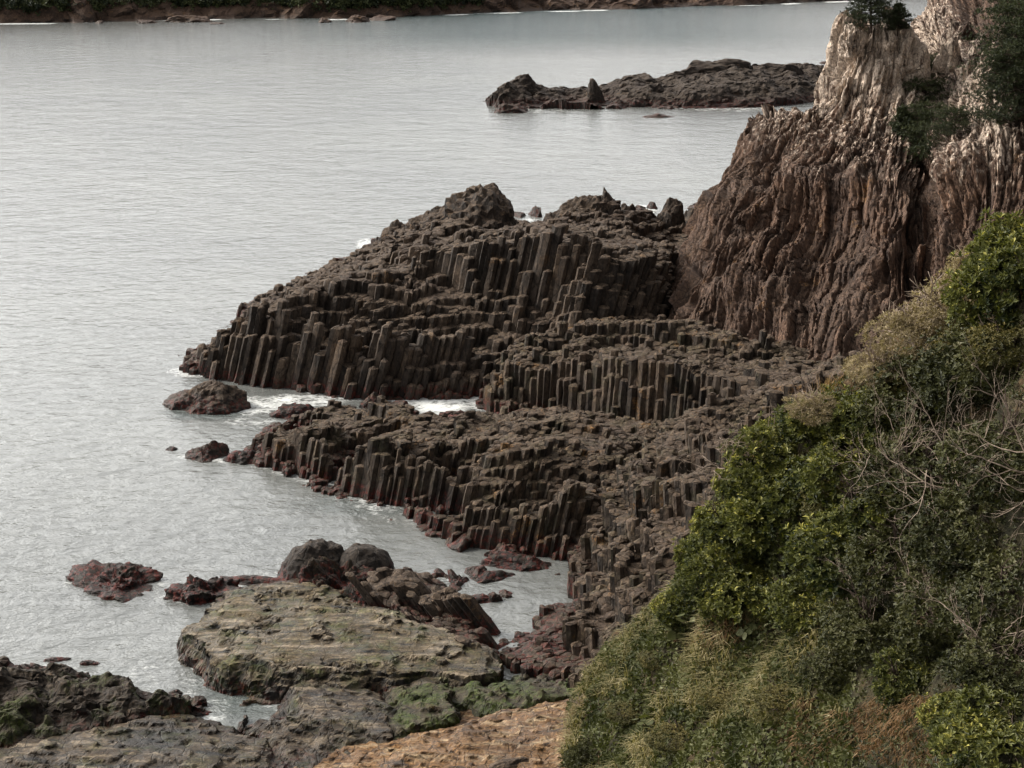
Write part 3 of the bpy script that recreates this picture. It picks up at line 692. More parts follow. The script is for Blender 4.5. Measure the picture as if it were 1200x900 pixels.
# the pinnacle: a leaning tower of slabs
rings = []
for py_, l_, r_ in [(215,936,1088),(180,950,1078),(150,958,1074),(120,966,1072),(95,973,1071),(70,981,1069),(52,986,1067),(40,990,1063),(33,999,1054),(30,1012,1042)]:
    a_, b_ = PY(l_, py_, 120.5), PY(r_, py_, 120.5); c_ = (a_ + b_) / 2; h_ = np.linalg.norm(b_ - a_) / 2
    th = np.arange(16) * 2 * math.pi / 16 + math.pi / 2            # starts at the back, turns left to right across the front
    rings.append([[c_[0] + h_ * math.copysign(abs(math.cos(t)) ** .8, math.cos(t)), c_[1] + .85 * h_ * math.copysign(abs(math.sin(t)) ** .8, math.sin(t)), c_[2]] for t in th])
rings = np.array(rings).transpose(1, 0, 2)
po = sheet('pinnacle', rings, .08, M['cliff'], seed=37, rib=(.80, 3.4, .42), fold=(2.0, 6.0, .75), big=(3.5, .5), groove=.18, lean=.05, wrap=True, soft=2, crest=(.60, .75))
o = cliff
tag(o, 'tall reddish brown cliff of columns with a pale lichen covered pinnacle', 'cliff')

def adopt(o, par):
    o.parent = par; bpy.context.view_layer.update(); o.matrix_parent_inverse = par.matrix_world.inverted(); return o
bpy.context.view_layer.update(); adopt(po, cliff)
for kb in KNOBS: adopt(kb, CAPE)
KNOBS = []
for a in [(998,50,118.6,30,18,401),(1060,58,118.6,24,20,402),(1112,66,119.5,28,22,404),(1134,82,116.5,24,26,405),(1152,52,119,28,20,406),(1128,42,125,34,18,408)]: knob(*a, m='cliff', cuts=16, cutd=(.42, .85), rough=.26, fs=1.8, fine=.10)
for kb in KNOBS: adopt(kb, cliff)

# ---------------------------------------------------------------- flat foreground rocks
SE = [(236,718,.9),(232,745,1.0),(255,768,1.1),(300,780,1.2),(345,786,1.2),(400,788,1.2),(450,782,1.2),(500,786,1.1),(545,790,1.0),(580,786,.7)]
shelf = C(SE + [(282,692,1.0),(340,684,.95),(420,704,1.05),(480,722,1.1),(540,742,1.1),(578,764,.8),(300,740,1.25),(420,745,1.3),(500,755,1.25),(330,715,1.15),(280,722,1.2)] and
 [(z,a,b,h) for a,b,h in SE] + [(z,282,692,1.0),(z,340,684,.95),(z,420,704,1.05),(z,480,722,1.1),(z,540,742,1.1),(z,578,764,.8),(z,300,740,1.25),(z,420,745,1.3),(z,500,755,1.25),(z,330,715,1.15),(z,280,722,1.2)]
 + skirt(SE[:3], -1.1, -.5) + skirt(SE[2:], -.2, -1.5) + [(z,262,686,-1.0),(z,345,672,-1.0),(z,600,770,-1.2),(z,604,786,-1.2)])
o = slab('flat_rock_shelf', shelf, .06, M['shelf'], seed=4, amp=((.07,2.5,4),(.05,.4,4)), rid=(.04,.9,4), strat=(.22,.6,(.02,.03)), edge=.45, lat=.12, nd=(.10,.9))
tag(o, 'broad flat shelf of rock with an olive tan algae top and dark ragged edges', 'rock shelf')
left = C([(z,-120,775,.3),(z,-40,782,.7),(z,0,788,1.0),(z,60,798,1.1),(z,100,798,1.2),(z,150,815,.9),(z,200,832,.5),(z,238,834,.2),(z,0,830,1.6),(z,70,850,.7),(z,110,838,.9),(z,150,846,.5),(z,30,862,.5),(z,-100,840,1.4),(z,-140,880,.6),(z,0,890,.2),(z,100,862,.2),(z,240,852,-.4),
 (z,-150,765,-1.2),(z,0,776,-1.2),(z,60,786,-1.2),(z,110,786,-1.2),(z,180,812,-1.2),(z,250,830,-1.2)])
o = slab('ragged_rock_bank', left, .075, M['bank'], seed=6, amp=((.28,1.8,4),(.09,.45,4)), rid=(.22,1.2,4), edge=.5, lat=.15, nd=(.16,.8))
tag(o, 'ragged dark bank of rock with maroon weed and green patches in the lower left corner', 'rock bank')
gl = C([(z,-160,868,.4),(z,0,866,.5),(z,70,862,.7),(z,150,850,.8),(z,215,845,.7),(z,270,850,.6),(z,310,872,.5),(z,330,905,.4),(z,0,890,1.0),(z,150,880,1.1),(z,250,880,.9),(z,340,960,.4),(z,200,960,1.0),(z,0,960,1.2),(z,-200,960,.8),
 (z,240,835,-.8),(z,300,850,-1),(z,350,890,-1),(z,380,960,-1),(z,150,836,-.8),(z,0,850,-.8)])
o = slab('layered_slab', gl, .06, M['slab'], seed=9, amp=((.12,2.2,4),(.05,.4,4)), rid=(.06,1.1,3), strat=(.16,.6,(.05,.12)), edge=.35, lat=.1, nd=(.06,.6))
tag(o, 'layered brown slab of rock with pale streaks along the bottom edge below the ragged bank', 'rock slab')
gm = C([(z,270,826,.1),(z,300,806,.6),(z,360,796,.8),(z,410,806,.9),(z,445,830,.8),(z,458,866,.6),(z,440,880,.5),(z,330,880,.4),(z,288,850,.3),(z,350,830,1.1),(z,400,840,1.1),(z,320,905,.2),(z,420,905,.3),
 (z,255,830,-1),(z,285,872,-1),(z,300,930,-.8),(z,440,930,-.8),(z,490,870,-.6),(z,470,820,-.6),(z,420,790,-.5),(z,300,792,-1)])
o = slab('tilted_slab', gm, .06, M['slab'], seed=14, amp=((.12,2.0,4),(.05,.4,4)), rid=(.06,1.1,3), strat=(.18,.5,(.12,.05)), edge=.4, lat=.1, nd=(.07,.6))
tag(o, 'tilted grey brown slab with green algae on its lower side in front of the flat shelf', 'rock slab')
gg = C([(z,430,830,.5),(z,470,808,.7),(z,540,804,.8),(z,600,800,.7),(z,660,796,.7),(z,720,792,.8),(z,460,850,.9),(z,520,836,1.0),(z,600,826,1.0),(z,680,815,1.0),(z,450,880,.3),(z,520,866,.2),(z,600,850,.3),(z,690,838,.3),(z,750,820,.5),
 (z,415,840,-.8),(z,450,800,-.8),(z,540,794,-.8),(z,640,786,-.8),(z,740,780,-.6),(z,430,900,-.8),(z,540,890,-.8),(z,760,850,-.6)])
o = slab('mossy_ledge', gg, .06, M['green_slab'], seed=17, amp=((.14,1.8,4),(.06,.4,4)), rid=(.10,1.0,4), strat=(.25,.5,(.1,.1)), edge=.35, lat=.12, nd=(.08,.5))
tag(o, 'low ledge covered in bright green moss just behind the ochre slab', 'rock ledge')
go = C([(z,330,905,.2),(z,400,880,.5),(z,470,862,.7),(z,560,846,.9),(z,640,826,1.1),(z,720,806,1.4),(z,420,905,.9),(z,520,880,1.2),(z,620,858,1.4),(z,720,840,1.8),(z,420,960,1.0),(z,560,950,1.3),(z,680,920,1.7),(z,820,860,2.2),(z,800,960,2.2),
 (z,310,930,-.8),(z,390,872,-.6),(z,470,850,-.4),(z,560,834,-.4),(z,640,814,-.4),(z,720,796,-.2)])
o = slab('ochre_slab', go, .055, M['orange_slab'], seed=19, amp=((.10,2.2,4),(.05,.4,4)), rid=(.07,1.2,3), strat=(.13,.6,(.08,.16)), edge=.35, lat=.1, nd=(.05,.6))
tag(o, 'bare slab of orange and ochre rock at the foot of the grassy hillside', 'rock slab')

# ---------------------------------------------------------------- loose rocks in the water
def R(label, cat, group=None, name='sea_rock', **k):
    a, b, d, h, m = k.pop('a'), k.pop('b'), k.pop('d'), k.pop('h'), k.pop('m')
    return tag(rock_px(name, a, b, d, h, M[m], **k), label, cat, group)
R('smooth rounded grey boulder, the largest one at the seaward end of the flat shelf', 'boulder', name='boulder', a=(326,676), b=(408,676), d=3.2, h=2.7, m='boulder', seed=5, cuts=7, rough=.10, fs=1.1, cutd=(.76,.95), tiltx=.12, fine=.03)
R('brown boulder with a rust coloured side behind the largest rounded boulder', 'boulder', name='boulder', a=(390,672), b=(460,680), d=3.0, h=2.5, m='boulder', seed=9, cuts=5, rough=.08, fs=.9, cutd=(.75,.95), fine=.02)
R('rough weed covered rock mass in front of the two rounded boulders', 'sea rock', a=(355,698), b=(452,694), d=2.4, h=2.0, m='reef', seed=14, rough=.28, fine=.11, sub=6)
R('small dark rock wedged between the weed covered mass and the leaning fan', 'sea rock', a=(400,702), b=(440,702), d=1.4, h=1.1, m='reef', seed=15, rough=.2, fine=.06, z=.6)
R('long maroon reef lying alone in open water, seaward of the flat shelf', 'reef', name='reef', a=(90,668), b=(190,698), d=3.0, h=1.15, m='reef', seed=17, rough=.28, fine=.13, sub=6, cutd=(.5,.9))
R('dark maroon reef between the lone reef and the flat shelf', 'reef', name='reef', a=(188,688), b=(292,702), d=3.2, h=1.25, m='reef', seed=19, rough=.28, fine=.13, sub=6, cutd=(.5,.9))
R('thin low crimson strip of reef along the far edge of the flat shelf', 'reef', name='reef', a=(262,676), b=(345,690), d=1.2, h=.55, m='reef', seed=23, rough=.25, fine=.09)
R('long low crimson strip of weed along the top of the ragged bank', 'reef', name='reef', a=(-10,785), b=(82,789), d=.9, h=.40, m='reef', seed=24, rough=.25, fine=.09)
R('thin crimson weed patch floating off the ragged bank, flatter of two', 'weed patch', name='weed_patch', a=(49,774), b=(88,772), d=.5, h=.16, m='reef', seed=25, rough=.3, fine=.1)
R('small crimson weed rock off the ragged bank, rounder of two', 'weed patch', name='weed_patch', a=(94,778), b=(120,777), d=.6, h=.28, m='reef', seed=26, rough=.3, fine=.1)
R('low rust coloured rock spit trailing off the end of the ragged bank', 'sea rock', a=(175,832), b=(240,836), d=1.0, h=.35, m='reef', seed=27, rough=.25, fine=.08)
R('humped dark rock standing in white water just off the tip of the cape', 'sea rock', a=(194,474), b=(289,478), d=3.4, h=2.5, m='basalt', seed=131, cuts=8, rough=.12, fine=.06, cutd=(.7,.95))
R('flat dark rock awash in the foam at the mouth of the channel', 'sea rock', a=(316,484), b=(376,486), d=2.6, h=.95, m='reef', seed=33, rough=.2, fine=.07)
R('dark spiky rock at the seaward tip of the lower ridge', 'sea rock', a=(210,534), b=(272,537), d=2.4, h=1.35, m='basalt', seed=35, cuts=14, rough=.22, fine=.07, cutd=(.5,.9))
R('tiny dark rock, outermost one off the tip of the lower ridge', 'sea rock', a=(193,526), b=(208,527), d=.7, h=.3, m='reef', seed=36)
R('small knob joining the spiky rock to the lower ridge', 'sea rock', a=(266,536), b=(306,540), d=1.8, h=.8, m='reef', seed=37, rough=.2, fine=.07)
R('small square dark rock at the waterline below the lower ridge', 'sea rock', a=(384,576), b=(401,577), d=.9, h=.75, m='basalt', seed=38, cuts=14, cutd=(.45,.8))
R('blocky dark rock with a rust foot at the near corner of the lower ridge', 'sea rock', a=(520,634), b=(556,638), d=2.0, h=1.5, m='basalt', seed=39, cuts=14, cutd=(.45,.8))
R('tall round dark rock on the far edge of the lower ridge by the channel', 'sea rock', a=(420,476), b=(447,478), d=1.8, h=1.5, m='basalt', seed=40, cuts=12, cutd=(.5,.9), rough=.2)
R('small dark double knob on the far edge of the lower ridge by the foam', 'sea rock', a=(448,478), b=(480,480), d=1.5, h=.95, m='basalt', seed=41, cuts=12, cutd=(.5,.9), rough=.25)
inl = [((570,662),(655,656),2.4,.75,'wide rust red reef at the foot of the lower ridge in the inlet'),((566,652),(612,650),1.5,.95,'dark topped rock at the near end of the wide rust reef'),((520,684),(552,680),1.5,.95,'dark rounded rock against the leaning fan in the inlet'),((540,672),(572,674),1.3,.8,'dark block on the rust reef in the middle of the inlet'),((548,680),(604,676),1.3,.45,'flat rust red rock in the middle of the inlet'),((586,668),(630,664),1.1,.40,'low orange red rock between the two rust reefs of the inlet'),((546,704),(582,700),1.0,.38,'thin rust red strip of rock touching the leaning fan'),((570,702),(588,700),.9,.55,'small dark stone at the near end of the thin rust strip'),((582,698),(601,696),.7,.36,'smallest dark stone alone in the inlet beyond the thin rust strip')]
for i, (a, b, d, h, lab) in enumerate(inl):
    R(lab, 'sea rock', a=a, b=b, d=d, h=h, m='reef' if i not in (1, 2, 3, 7, 8) else 'basalt', seed=50 + i, rough=.2, fine=.07, cutd=(.5,.9))
R('low pale grey stone lying at the near rim of the flat shelf', 'stone', name='stone', a=(480,806), b=(524,800), d=1.0, h=.5, m='slab', seed=66, cuts=5, rough=.08, z=.5)
R('dark flat stone half buried at the lower end of the ochre slab', 'stone', name='stone', a=(572,900), b=(632,893), d=.9, h=.4, m='basalt', seed=67, z=1.3)
# behind the cape
R('low slanted rock in open water behind the cape, flatter of the pair', 'sea rock', a=(594,254), b=(618,252), d=3.0, h=1.3, m='islet', seed=71, cuts=12, cutd=(.4,.8), tiltx=.25)
R('pointed rock in open water behind the cape, sharper of the pair', 'sea rock', a=(618,253), b=(639,253), d=2.0, h=1.75, m='islet', seed=73, cuts=14, cutd=(.35,.7))
R('small round rock in the foam behind the cape, left of two', 'sea rock', a=(743,246), b=(757,246), d=1.6, h=.8, m='islet', seed=74)
R('small pale topped rock in the foam behind the cape, right of two', 'sea rock', a=(757,244), b=(770,244), d=1.6, h=1.1, m='islet', seed=75)
R('cluster of dark wave washed rock at the back foot of the brown cliff', 'sea rock', a=(808,246), b=(850,244), d=4.0, h=1.1, m='islet', seed=76, rough=.3, fine=.1)

# ---------------------------------------------------------------- islet further out
isl = C([(z,574,120,-.5),(z,580,124,.3),(z,620,124,.3),(z,660,123,.3),(z,690,126,.3),(z,720,124,.3),(z,780,123,.3),(z,830,125,.3),(z,880,124,.3),(z,930,120,.3),(z,972,116,.3),(z,1000,114,.2),
 (y,582,110,266),(y,594,102,269),(y,625,99,273),(y,660,104,275),(y,684,107,273),(y,700,105,274),(y,730,97,276),(y,770,89,280),(y,800,82,283),(y,830,74,286),(y,870,76,290),(y,900,77,292),(y,950,78,294),(y,985,86,292),(y,1010,92,290),
 (y,760,108,268),(y,830,104,268),(y,880,100,272),(y,940,100,276),
 (w,-6,280,-1),(w,8,290,-1),(w,25,298,-1),(w,40,305,-1),(w,62,308,-1),(w,68,290,-1)])
t = empty('islet', tuple(PZ(770,115,0)))
tag(t, 'long low rocky islet in the open water beyond the cape', 'islet')
adopt(slab('rock_body', isl, .22, M['islet'], seed=81, amp=((.6,9,4),(.3,2.5,4)), rid=(.45,5,5), edge=.8, lat=.3, nd=(.30,1.8)), t)
adopt(rock_px('rock_knob', (683,122), (713,123), 4.5, 6.2, M['basalt'], seed=83, cuts=12, rough=.12, cutd=(.55,.9)), t)
adopt(boulder('rock_knob', tuple(PY(614,98,272)), (5, 4, 2.6), M['islet'], seed=301, cuts=12, cutd=(.5,.9), rough=.2), t)
adopt(boulder('rock_knob', tuple(PY(742,98,277)), (7, 5, 2.8), M['islet'], seed=302, cuts=12, cutd=(.5,.9), rough=.2), t)
adopt(boulder('rock_knob', tuple(PY(835,88,284)), (13, 8, 4.2), M['islet'], seed=303, cuts=9, cutd=(.6,.9), rough=.2), t)
adopt(boulder('rock_knob', tuple(PY(908,90,286)), (12, 7, 3.6), M['islet'], seed=304, cuts=9, cutd=(.6,.9), rough=.2), t)
adopt(rock_px('low_ledge', (780,126), (925,122), 6.0, 1.1, M['reef'], seed=84, rough=.3, fine=.1), t)
R('squat brown rock standing in front of the seaward end of the islet', 'sea rock', a=(575,131), b=(618,131), d=4.0, h=1.9, m='islet', seed=86, rough=.2, cutd=(.6,.95))
R('low flat rock awash alone in front of the middle of the islet', 'sea rock', a=(751,137), b=(788,137), d=3.0, h=.75, m='islet', seed=87, rough=.2)
R('tiny black rock beyond the islet close to the pinnacle', 'sea rock', a=(960,74), b=(972,74), d=3, h=.9, m='islet', seed=88)
def unit0(v): return v / (np.linalg.norm(v, axis=-1, keepdims=True) + 1e-9)
# ---------------------------------------------------------------- sea
def axis(parts):
    out = []
    for a, b, n in parts: out += list(np.linspace(a, b, n, endpoint=False))
    return np.array(out + [parts[-1][1]])
bl = [(-200, 30), (0, 27), (100, 26), (200, 23), (300, 21), (400, 22), (480, 19), (560, 15), (640, 12.5), (760, 10), (860, 6), (960, 2), (1100, -4), (1300, -12), (1600, -22), (2200, -35)]
xs = axis([(-1500, -200, 8), (-200, -40, 50), (-40, 45, 300), (45, 250, 60), (250, 1500, 8)])
ys = axis([(-300, 40, 10), (40, 185, 480), (185, 620, 190), (620, 2000, 8)])
GX, GY = np.meshgrid(xs, ys, indexing='ij'); sx, sy = GX.ravel(), GY.ravel()
ok = sy > 35
px, py = project(np.where(ok, sx, 0), np.where(ok, sy, 35), np.zeros(sx.size))
foam = np.zeros(sx.size)
for cx, cy, rx, ry, s in [(235,436,45,8,.75),(300,476,60,14,.8),(350,470,60,10,.85),(300,495,50,8,.5),(515,474,45,15,1.1),(480,468,40,8,.9),(420,466,70,6,.6),(560,470,20,14,.8),
    (428,286,14,8,.8),(625,262,22,10,.6),(752,246,22,7,1.0),(832,248,22,8,1.0),(200,700,30,8,.35),(190,690,18,20,.5),(200,790,70,40,.36),(250,830,40,16,.5),(60,792,40,8,.7),(230,845,30,10,.8),
    (640,130,60,4,.45),(860,127,90,5,.55),(950,118,30,4,.7),(330,548,50,6,.45),(430,590,60,6,.35),(260,540,25,5,.6),(150,700,60,8,.3),(560,610,25,10,.35),
    (270,742,30,60,.25)]:
    d = ((px - cx) / rx) ** 2 + ((py - cy) / ry) ** 2
    foam = np.maximum(foam, s * np.clip(1.25 - d, 0, 1))
# broken wash along the foot of every rock
landm = np.zeros(sx.size, bool); near = (sy > 50) & (sy < 185) & (np.abs(sx) < 48)
for P_, (ax, ay) in ((cape, (.20, .10)), (tier, (0, 0)), (ridge, (.22, .08)), (slope, (0, 0)), (shelf, (0, 0)), (left, (0, 0)), (gl, (0, 0)), (gm, (0, 0)), (fan, (0, 0)), (np.array([p[:3] for st in G0 for p in st[1:8]]), (0, 0))):
    zz_ = Tin(P_)(sx[near], sy[near]); landm[np.where(near)[0]] |= np.nan_to_num(zz_, nan=-9) > .05
for o_ in COL.objects:
    if o_.name.split('.')[0] in ('sea_rock', 'boulder', 'reef') and o_.type == 'MESH':
        dm = o_.dimensions; r_ = max(dm.x, dm.y) * .42
        landm |= ((sx - o_.location.x) / r_) ** 2 + ((sy - o_.location.y) / (r_ * .6)) ** 2 < 1
pr = landm.reshape(len(xs), len(ys)).astype(float); acc = pr.copy()
for _ in range(7):
    pr = np.maximum(pr, .0) ; pr = (pr + np.roll(pr, 1, 0) + np.roll(pr, -1, 0) + np.roll(pr, 1, 1) + np.roll(pr, -1, 1)) / 5; pr = np.maximum(pr, landm.reshape(pr.shape)); acc += pr
pr = (acc / 8).ravel()
ex = np.clip(.45 + .9 * vnoise(np.column_stack([sx / 9, sy / 9, sx * 0]), 3), .05, 1)
foam = np.maximum(foam * .8, np.where(near, np.clip(pr * 1.5, 0, 1) * .42 * ex, 0))
rp = 1 - np.clip(np.abs((py - 26) / 44), 0, 1)
rip = np.clip(rp * 1.6, 0, 1) * np.clip((px - 180) / 380, 0, 1) * np.clip((1050 - px) / 250, .25, 1)
rip = np.where(ok & (sy > 250), rip, 0)
rip = np.maximum(rip, np.where(ok,   .13 * np.clip((py - 480) / 200, 0, 1), 0))
for cx, cy, rx, ry, s in [(240,485,60,10,.5),(440,592,120,18,.35),(290,800,75,60,.5),(400,545,80,10,.15)]:
    d = ((px - cx) / rx) ** 2 + ((py - cy) / ry) ** 2
    rip = np.maximum(rip, s * np.clip(1.2 - d, 0, 1))
bpy_ = np.interp(px, [q_[0] for q_ in bl], [q_[1] for q_ in bl])
surf = np.clip(1 - np.abs(py - bpy_ - 1.0) / 1.6, 0, 1) * np.clip(.1 + 1.5 * vnoise(np.column_stack([sx / 9, sy / 9, sx * 0]), 8), 0, 1)
foam = np.where((sy > 330) & (sy < 900), np.maximum(foam, surf), foam)
foam = np.where(ok, foam, 0)
nx_, ny_ = len(xs), len(ys); I = np.arange(nx_ * ny_).reshape(nx_, ny_)
q = np.column_stack([I[:-1, :-1].ravel(), I[1:, :-1].ravel(), I[1:, 1:].ravel(), I[:-1, 1:].ravel()])
o = mesh_np('sea', np.column_stack([sx, sy, np.zeros(sx.size)]), [q], M['sea'], {'foam': foam, 'ripple': rip}, smooth=True)
tag(o, 'pale grey rippled sea filling the bay', 'sea', kind='structure')
o = mesh_np('seabed', np.array([[-1500, -300, -6], [1500, -300, -6], [1500, 2000, -6], [-1500, 2000, -6]]), [np.array([[0, 1, 2, 3]])], M['soil'])
tag(o, 'dark sea floor below the water', 'sea floor', kind='structure')

# ---------------------------------------------------------------- far shore
SH = np.array([PZ(a, b, 0)[:2] for a, b in bl]); seg = np.concatenate([[0], np.cumsum(np.linalg.norm(np.diff(SH, axis=0), axis=1))])
uu = np.arange(0, seg[-1], .9); bx, by = np.interp(uu, seg, SH[:, 0]), np.interp(uu, seg, SH[:, 1])
vv = np.concatenate([np.linspace(-6, 0, 5, endpoint=False), np.linspace(0, 30, 44, endpoint=False), np.linspace(30, 90, 14, endpoint=False), np.linspace(90, 420, 12)])
rd = unit0(np.column_stack([bx, by])); kk_ = np.interp(bx, [-60, 20], [1.0, .6])
FX = bx[:, None] + rd[:, :1] * vv[None]; FY = by[:, None] + rd[:, 1:] * vv[None]
FZ = np.interp(vv, [-6, 0, 3, 8, 25, 70, 160, 320, 420], [-1.5, .3, 3.4, 7, 15, 32, 52, 70, 0])[None] * np.where(vv > 1, 1, 1)[None] * kk_[:, None]
q3 = np.column_stack([FX.ravel(), FY.ravel(), np.zeros(FX.size)])
amp_ = np.clip((vv + 4) / 8, .25, 1.6)[None]
FZ = FZ + amp_ * (1.6 * fbm(q3 / 16, 4, 91) + .9 * ridged(q3 / 5, 4, 92)).reshape(FX.shape) - .5
FX = FX + (1.6 * fbm(np.column_stack([q3[:, :2], FZ.ravel()]) / 5, 3, 94)).reshape(FX.shape); FY = FY + (2.4 * fbm(np.column_stack([q3[:, :2], FZ.ravel()]) / 6, 3, 95)).reshape(FX.shape)
If = np.arange(FX.size).reshape(FX.shape)
far = mesh_np('far_shore', np.column_stack([FX.ravel(), FY.ravel(), FZ.ravel()]), [np.column_stack([If[:-1, :-1].ravel(), If[1:, :-1].ravel(), If[1:, 1:].ravel(), If[:-1, 1:].ravel()])], M['far_rock'])
tag(far, 'dark wooded far shore with brown rock bluffs across the bay', 'far shore', kind='structure')
for i, (a, b, d, h, lab) in enumerate([((195,25),(247,25),10,3.2,'large reddish brown boulder on the far shore surf line'),((112,27),(122,27),4,1.3,'small dark rock in the surf of the far shore nearest the frame edge'),((160,27),(184,27),5,1.5,'low dark rock in the surf beside the large reddish far boulder'),((246,28),(266,28),4,1.0,'small brown rock in the surf right of the large reddish far boulder'),
    ((372,26),(388,26),6,2.0,'reddish stump shaped rock on the far surf line'),((405,26),(436,25),8,3.0,'dark double rock at the far surf line, bulkier one'),((434,24),(464,23),8,2.2,'dark low rock at the far surf line where the bluffs begin')]):
    R(lab, 'shore rock', name='shore_rock', a=a, b=b, d=d, h=h, m='far_rock', seed=101 + i, rough=.2)
# ---------------------------------------------------------------- near hillside
hillc = C([(y,610,930,53),(y,650,905,51),(y,694,862,51),(y,742,806,50),(y,800,752,48.5),(y,836,700,47.5),(y,862,610,46.5),(y,895,540,45.5),(y,945,490,45),(y,1000,455,44.5),(y,1060,420,44),(y,1115,385,43),(y,1160,340,42.5),(y,1195,300,42),(y,1250,250,42),(y,1340,200,42),
 (y,700,930,47),(y,800,930,42),(y,800,830,45.5),(y,900,930,37.5),(y,900,800,43),(y,900,680,45),(y,1000,930,33.5),(y,1000,780,37.5),(y,1000,650,40.5),(y,1000,540,43),(y,1100,930,30.5),(y,1100,700,36.5),(y,1100,520,40),(y,1210,930,27.5),(y,1210,700,32.5),(y,1210,480,36.5),(y,1210,360,39.5),(y,1340,930,24),(y,1340,600,30),(y,1340,350,36),
 (w,-1,40,-.5),(w,2,34,2),(w,6,27,6),(w,10,20,9),(w,22,20,16),(w,30,30,22),(w,30,45,25),(w,-1,54,-.8)])
back = []
for px, py, Y in [(650,905,51),(694,862,51),(742,806,50),(800,752,48.5),(836,700,47.5),(862,610,46.5),(895,540,45.5),(945,490,45),(1000,455,44.5),(1060,420,44),(1115,385,43),(1160,340,42.5),(1195,300,42),(1250,250,42)]:
    p = PY(px, py, Y); back += [p + np.array([-1.2, 4.0, -2.6]), p + np.array([-3.0, 13.0, -11.0])]
HP = np.concatenate([hillc, np.array(back), np.array([[30, 60, 12], [24, 70, 2]])])
hill_t = Tin(HP)
o = slab('hillside', HP, .22, M['soil'], seed=111, amp=((.35, 3.0, 4), (.10, .6, 3)), rid=None, zmin=-1.5, edge=.3, lat=.1)
HILL = o
tag(o, 'steep hillside of dark soil and dry litter under the bushes', 'hillside', kind='structure')
def hill_hit(px, py):
    d = ray(px, py); t = np.arange(15, 75, .05)
    P = d[None] * t[:, None] + np.array([0, 0, CAM_H])
    h = hill_t(P[:, 0], P[:, 1]); m = P[:, 2] < np.nan_to_num(h, nan=-99)
    return P[np.argmax(m)] if m.any() else None

# ---------------------------------------------------------------- leaf machinery
def unit(v): return v / (np.linalg.norm(v, axis=-1, keepdims=True) + 1e-9)
def frame(n, rng):
    r = unit(rng.normal(size=n.shape)); a = unit(np.cross(n, r)); return a, np.cross(n, a)
def rosettes(cen, nrm, nl, L, W, rng, el=(25, 75), tint=None, fold=.18):
    """nl pointed leaves round each centre; returns verts, faces, face tint"""
    N = len(cen); a, b = frame(nrm, rng)
    k = np.tile(np.arange(nl), N); i = np.repeat(np.arange(N), nl)
    th = k * (2 * np.pi / nl) * 1.0 + rng.uniform(-.35, .35, N * nl) + np.repeat(rng.uniform(0, 6.28, N), nl)
    e = np.radians(rng.uniform(el[0], el[1], N * nl))
    rad = np.cos(th)[:, None] * a[i] + np.sin(th)[:, None] * b[i]
    d = np.sin(e)[:, None] * rad + np.cos(e)[:, None] * nrm[i]
    side = unit(np.cross(d, nrm[i])); up = np.cross(side, d)
    l = L * rng.uniform(.65, 1.2, N * nl)[:, None]; wd = W * rng.uniform(.7, 1.2, N * nl)[:, None]
    base = cen[i] + d * l * .06
    mid = base + d * l * .6 
    v = np.stack([base, mid + side * wd * .5 + up * wd * fold, base + d * l - up * l * .08, mid - side * wd * .5 + up * wd * fold], 1).reshape(-1, 3)
    f = np.arange(N * nl * 4).reshape(-1, 4)
    t = np.clip((np.repeat(tint, nl) if tint is not None else .5) + rng.normal(0, .2, N * nl), 0, 1)
    return v, f, t
def merge(parts):
    V, F, Tt, n = [], [], [], 0
    for v, f, t in parts:
        V.append(v); F.append(f + n); Tt.append(t); n += len(v)
    return np.concatenate(V), [np.concatenate(F)], np.concatenate(Tt)
def dome(R, H, n, rng, nlobes=16, spread=.78, lr=(.26, .46)):
    """points and outward normals on a lobed dome"""
    th = rng.uniform(0, 6.28, nlobes); ph = np.arccos(rng.uniform(.05, 1, nlobes))
    c = np.column_stack([np.sin(ph) * np.cos(th), np.sin(ph) * np.sin(th), np.cos(ph)]) * spread * rng.uniform(.65, 1.0, nlobes)[:, None]
    r = rng.uniform(*lr, nlobes)
    li = rng.integers(0, nlobes, n * 3)
    nn = unit(rng.normal(size=(n * 3, 3)))
    p = c[li] + nn * (r[li] * np.where(rng.random(n * 3) < .12, rng.uniform(1.05, 1.5, n * 3), rng.uniform(.70, 1.08, n * 3)))[:, None]
    dist = np.linalg.norm(p[:, None] - c[None], axis=2) - r[None] * .86
    dist[np.arange(len(p)), li] = 1
    keep = (dist.min(1) > 0) & (p[:, 2] > -.15)
    p, nn, li = p[keep][:n], nn[keep][:n], li[keep][:n]
    lt = rng.uniform(.2, .7, nlobes)
    return p * np.array([R, R, H]), unit(nn * .8 + np.array([0, 0, .45])), lt[li]
def tube(path, r0, r1, sides=4):
    path = np.asarray(path, float); n = len(path)
    d = unit(np.gradient(path, axis=0)); ref = np.array([.3, .2, 1.0]) if abs(d[0][2]) < .9 else np.array([1.0, .2, .1])
    a = unit(np.cross(d, ref)); b = np.cross(d, a)
    r = np.linspace(r0, r1, n)[:, None]
    V = np.concatenate([(path + a * r * math.cos(q) + b * r * math.sin(q))[:, None] for q in np.arange(sides) * 2 * math.pi / sides], 1).reshape(-1, 3)
    i = np.arange(n - 1)[:, None] * sides; k = np.arange(sides)[None]; k1 = (k + 1) % sides
    F = np.stack([i + k, i + k1, i + sides + k1, i + sides + k], -1).reshape(-1, 4)
    return V, F, np.full(len(F), .5)
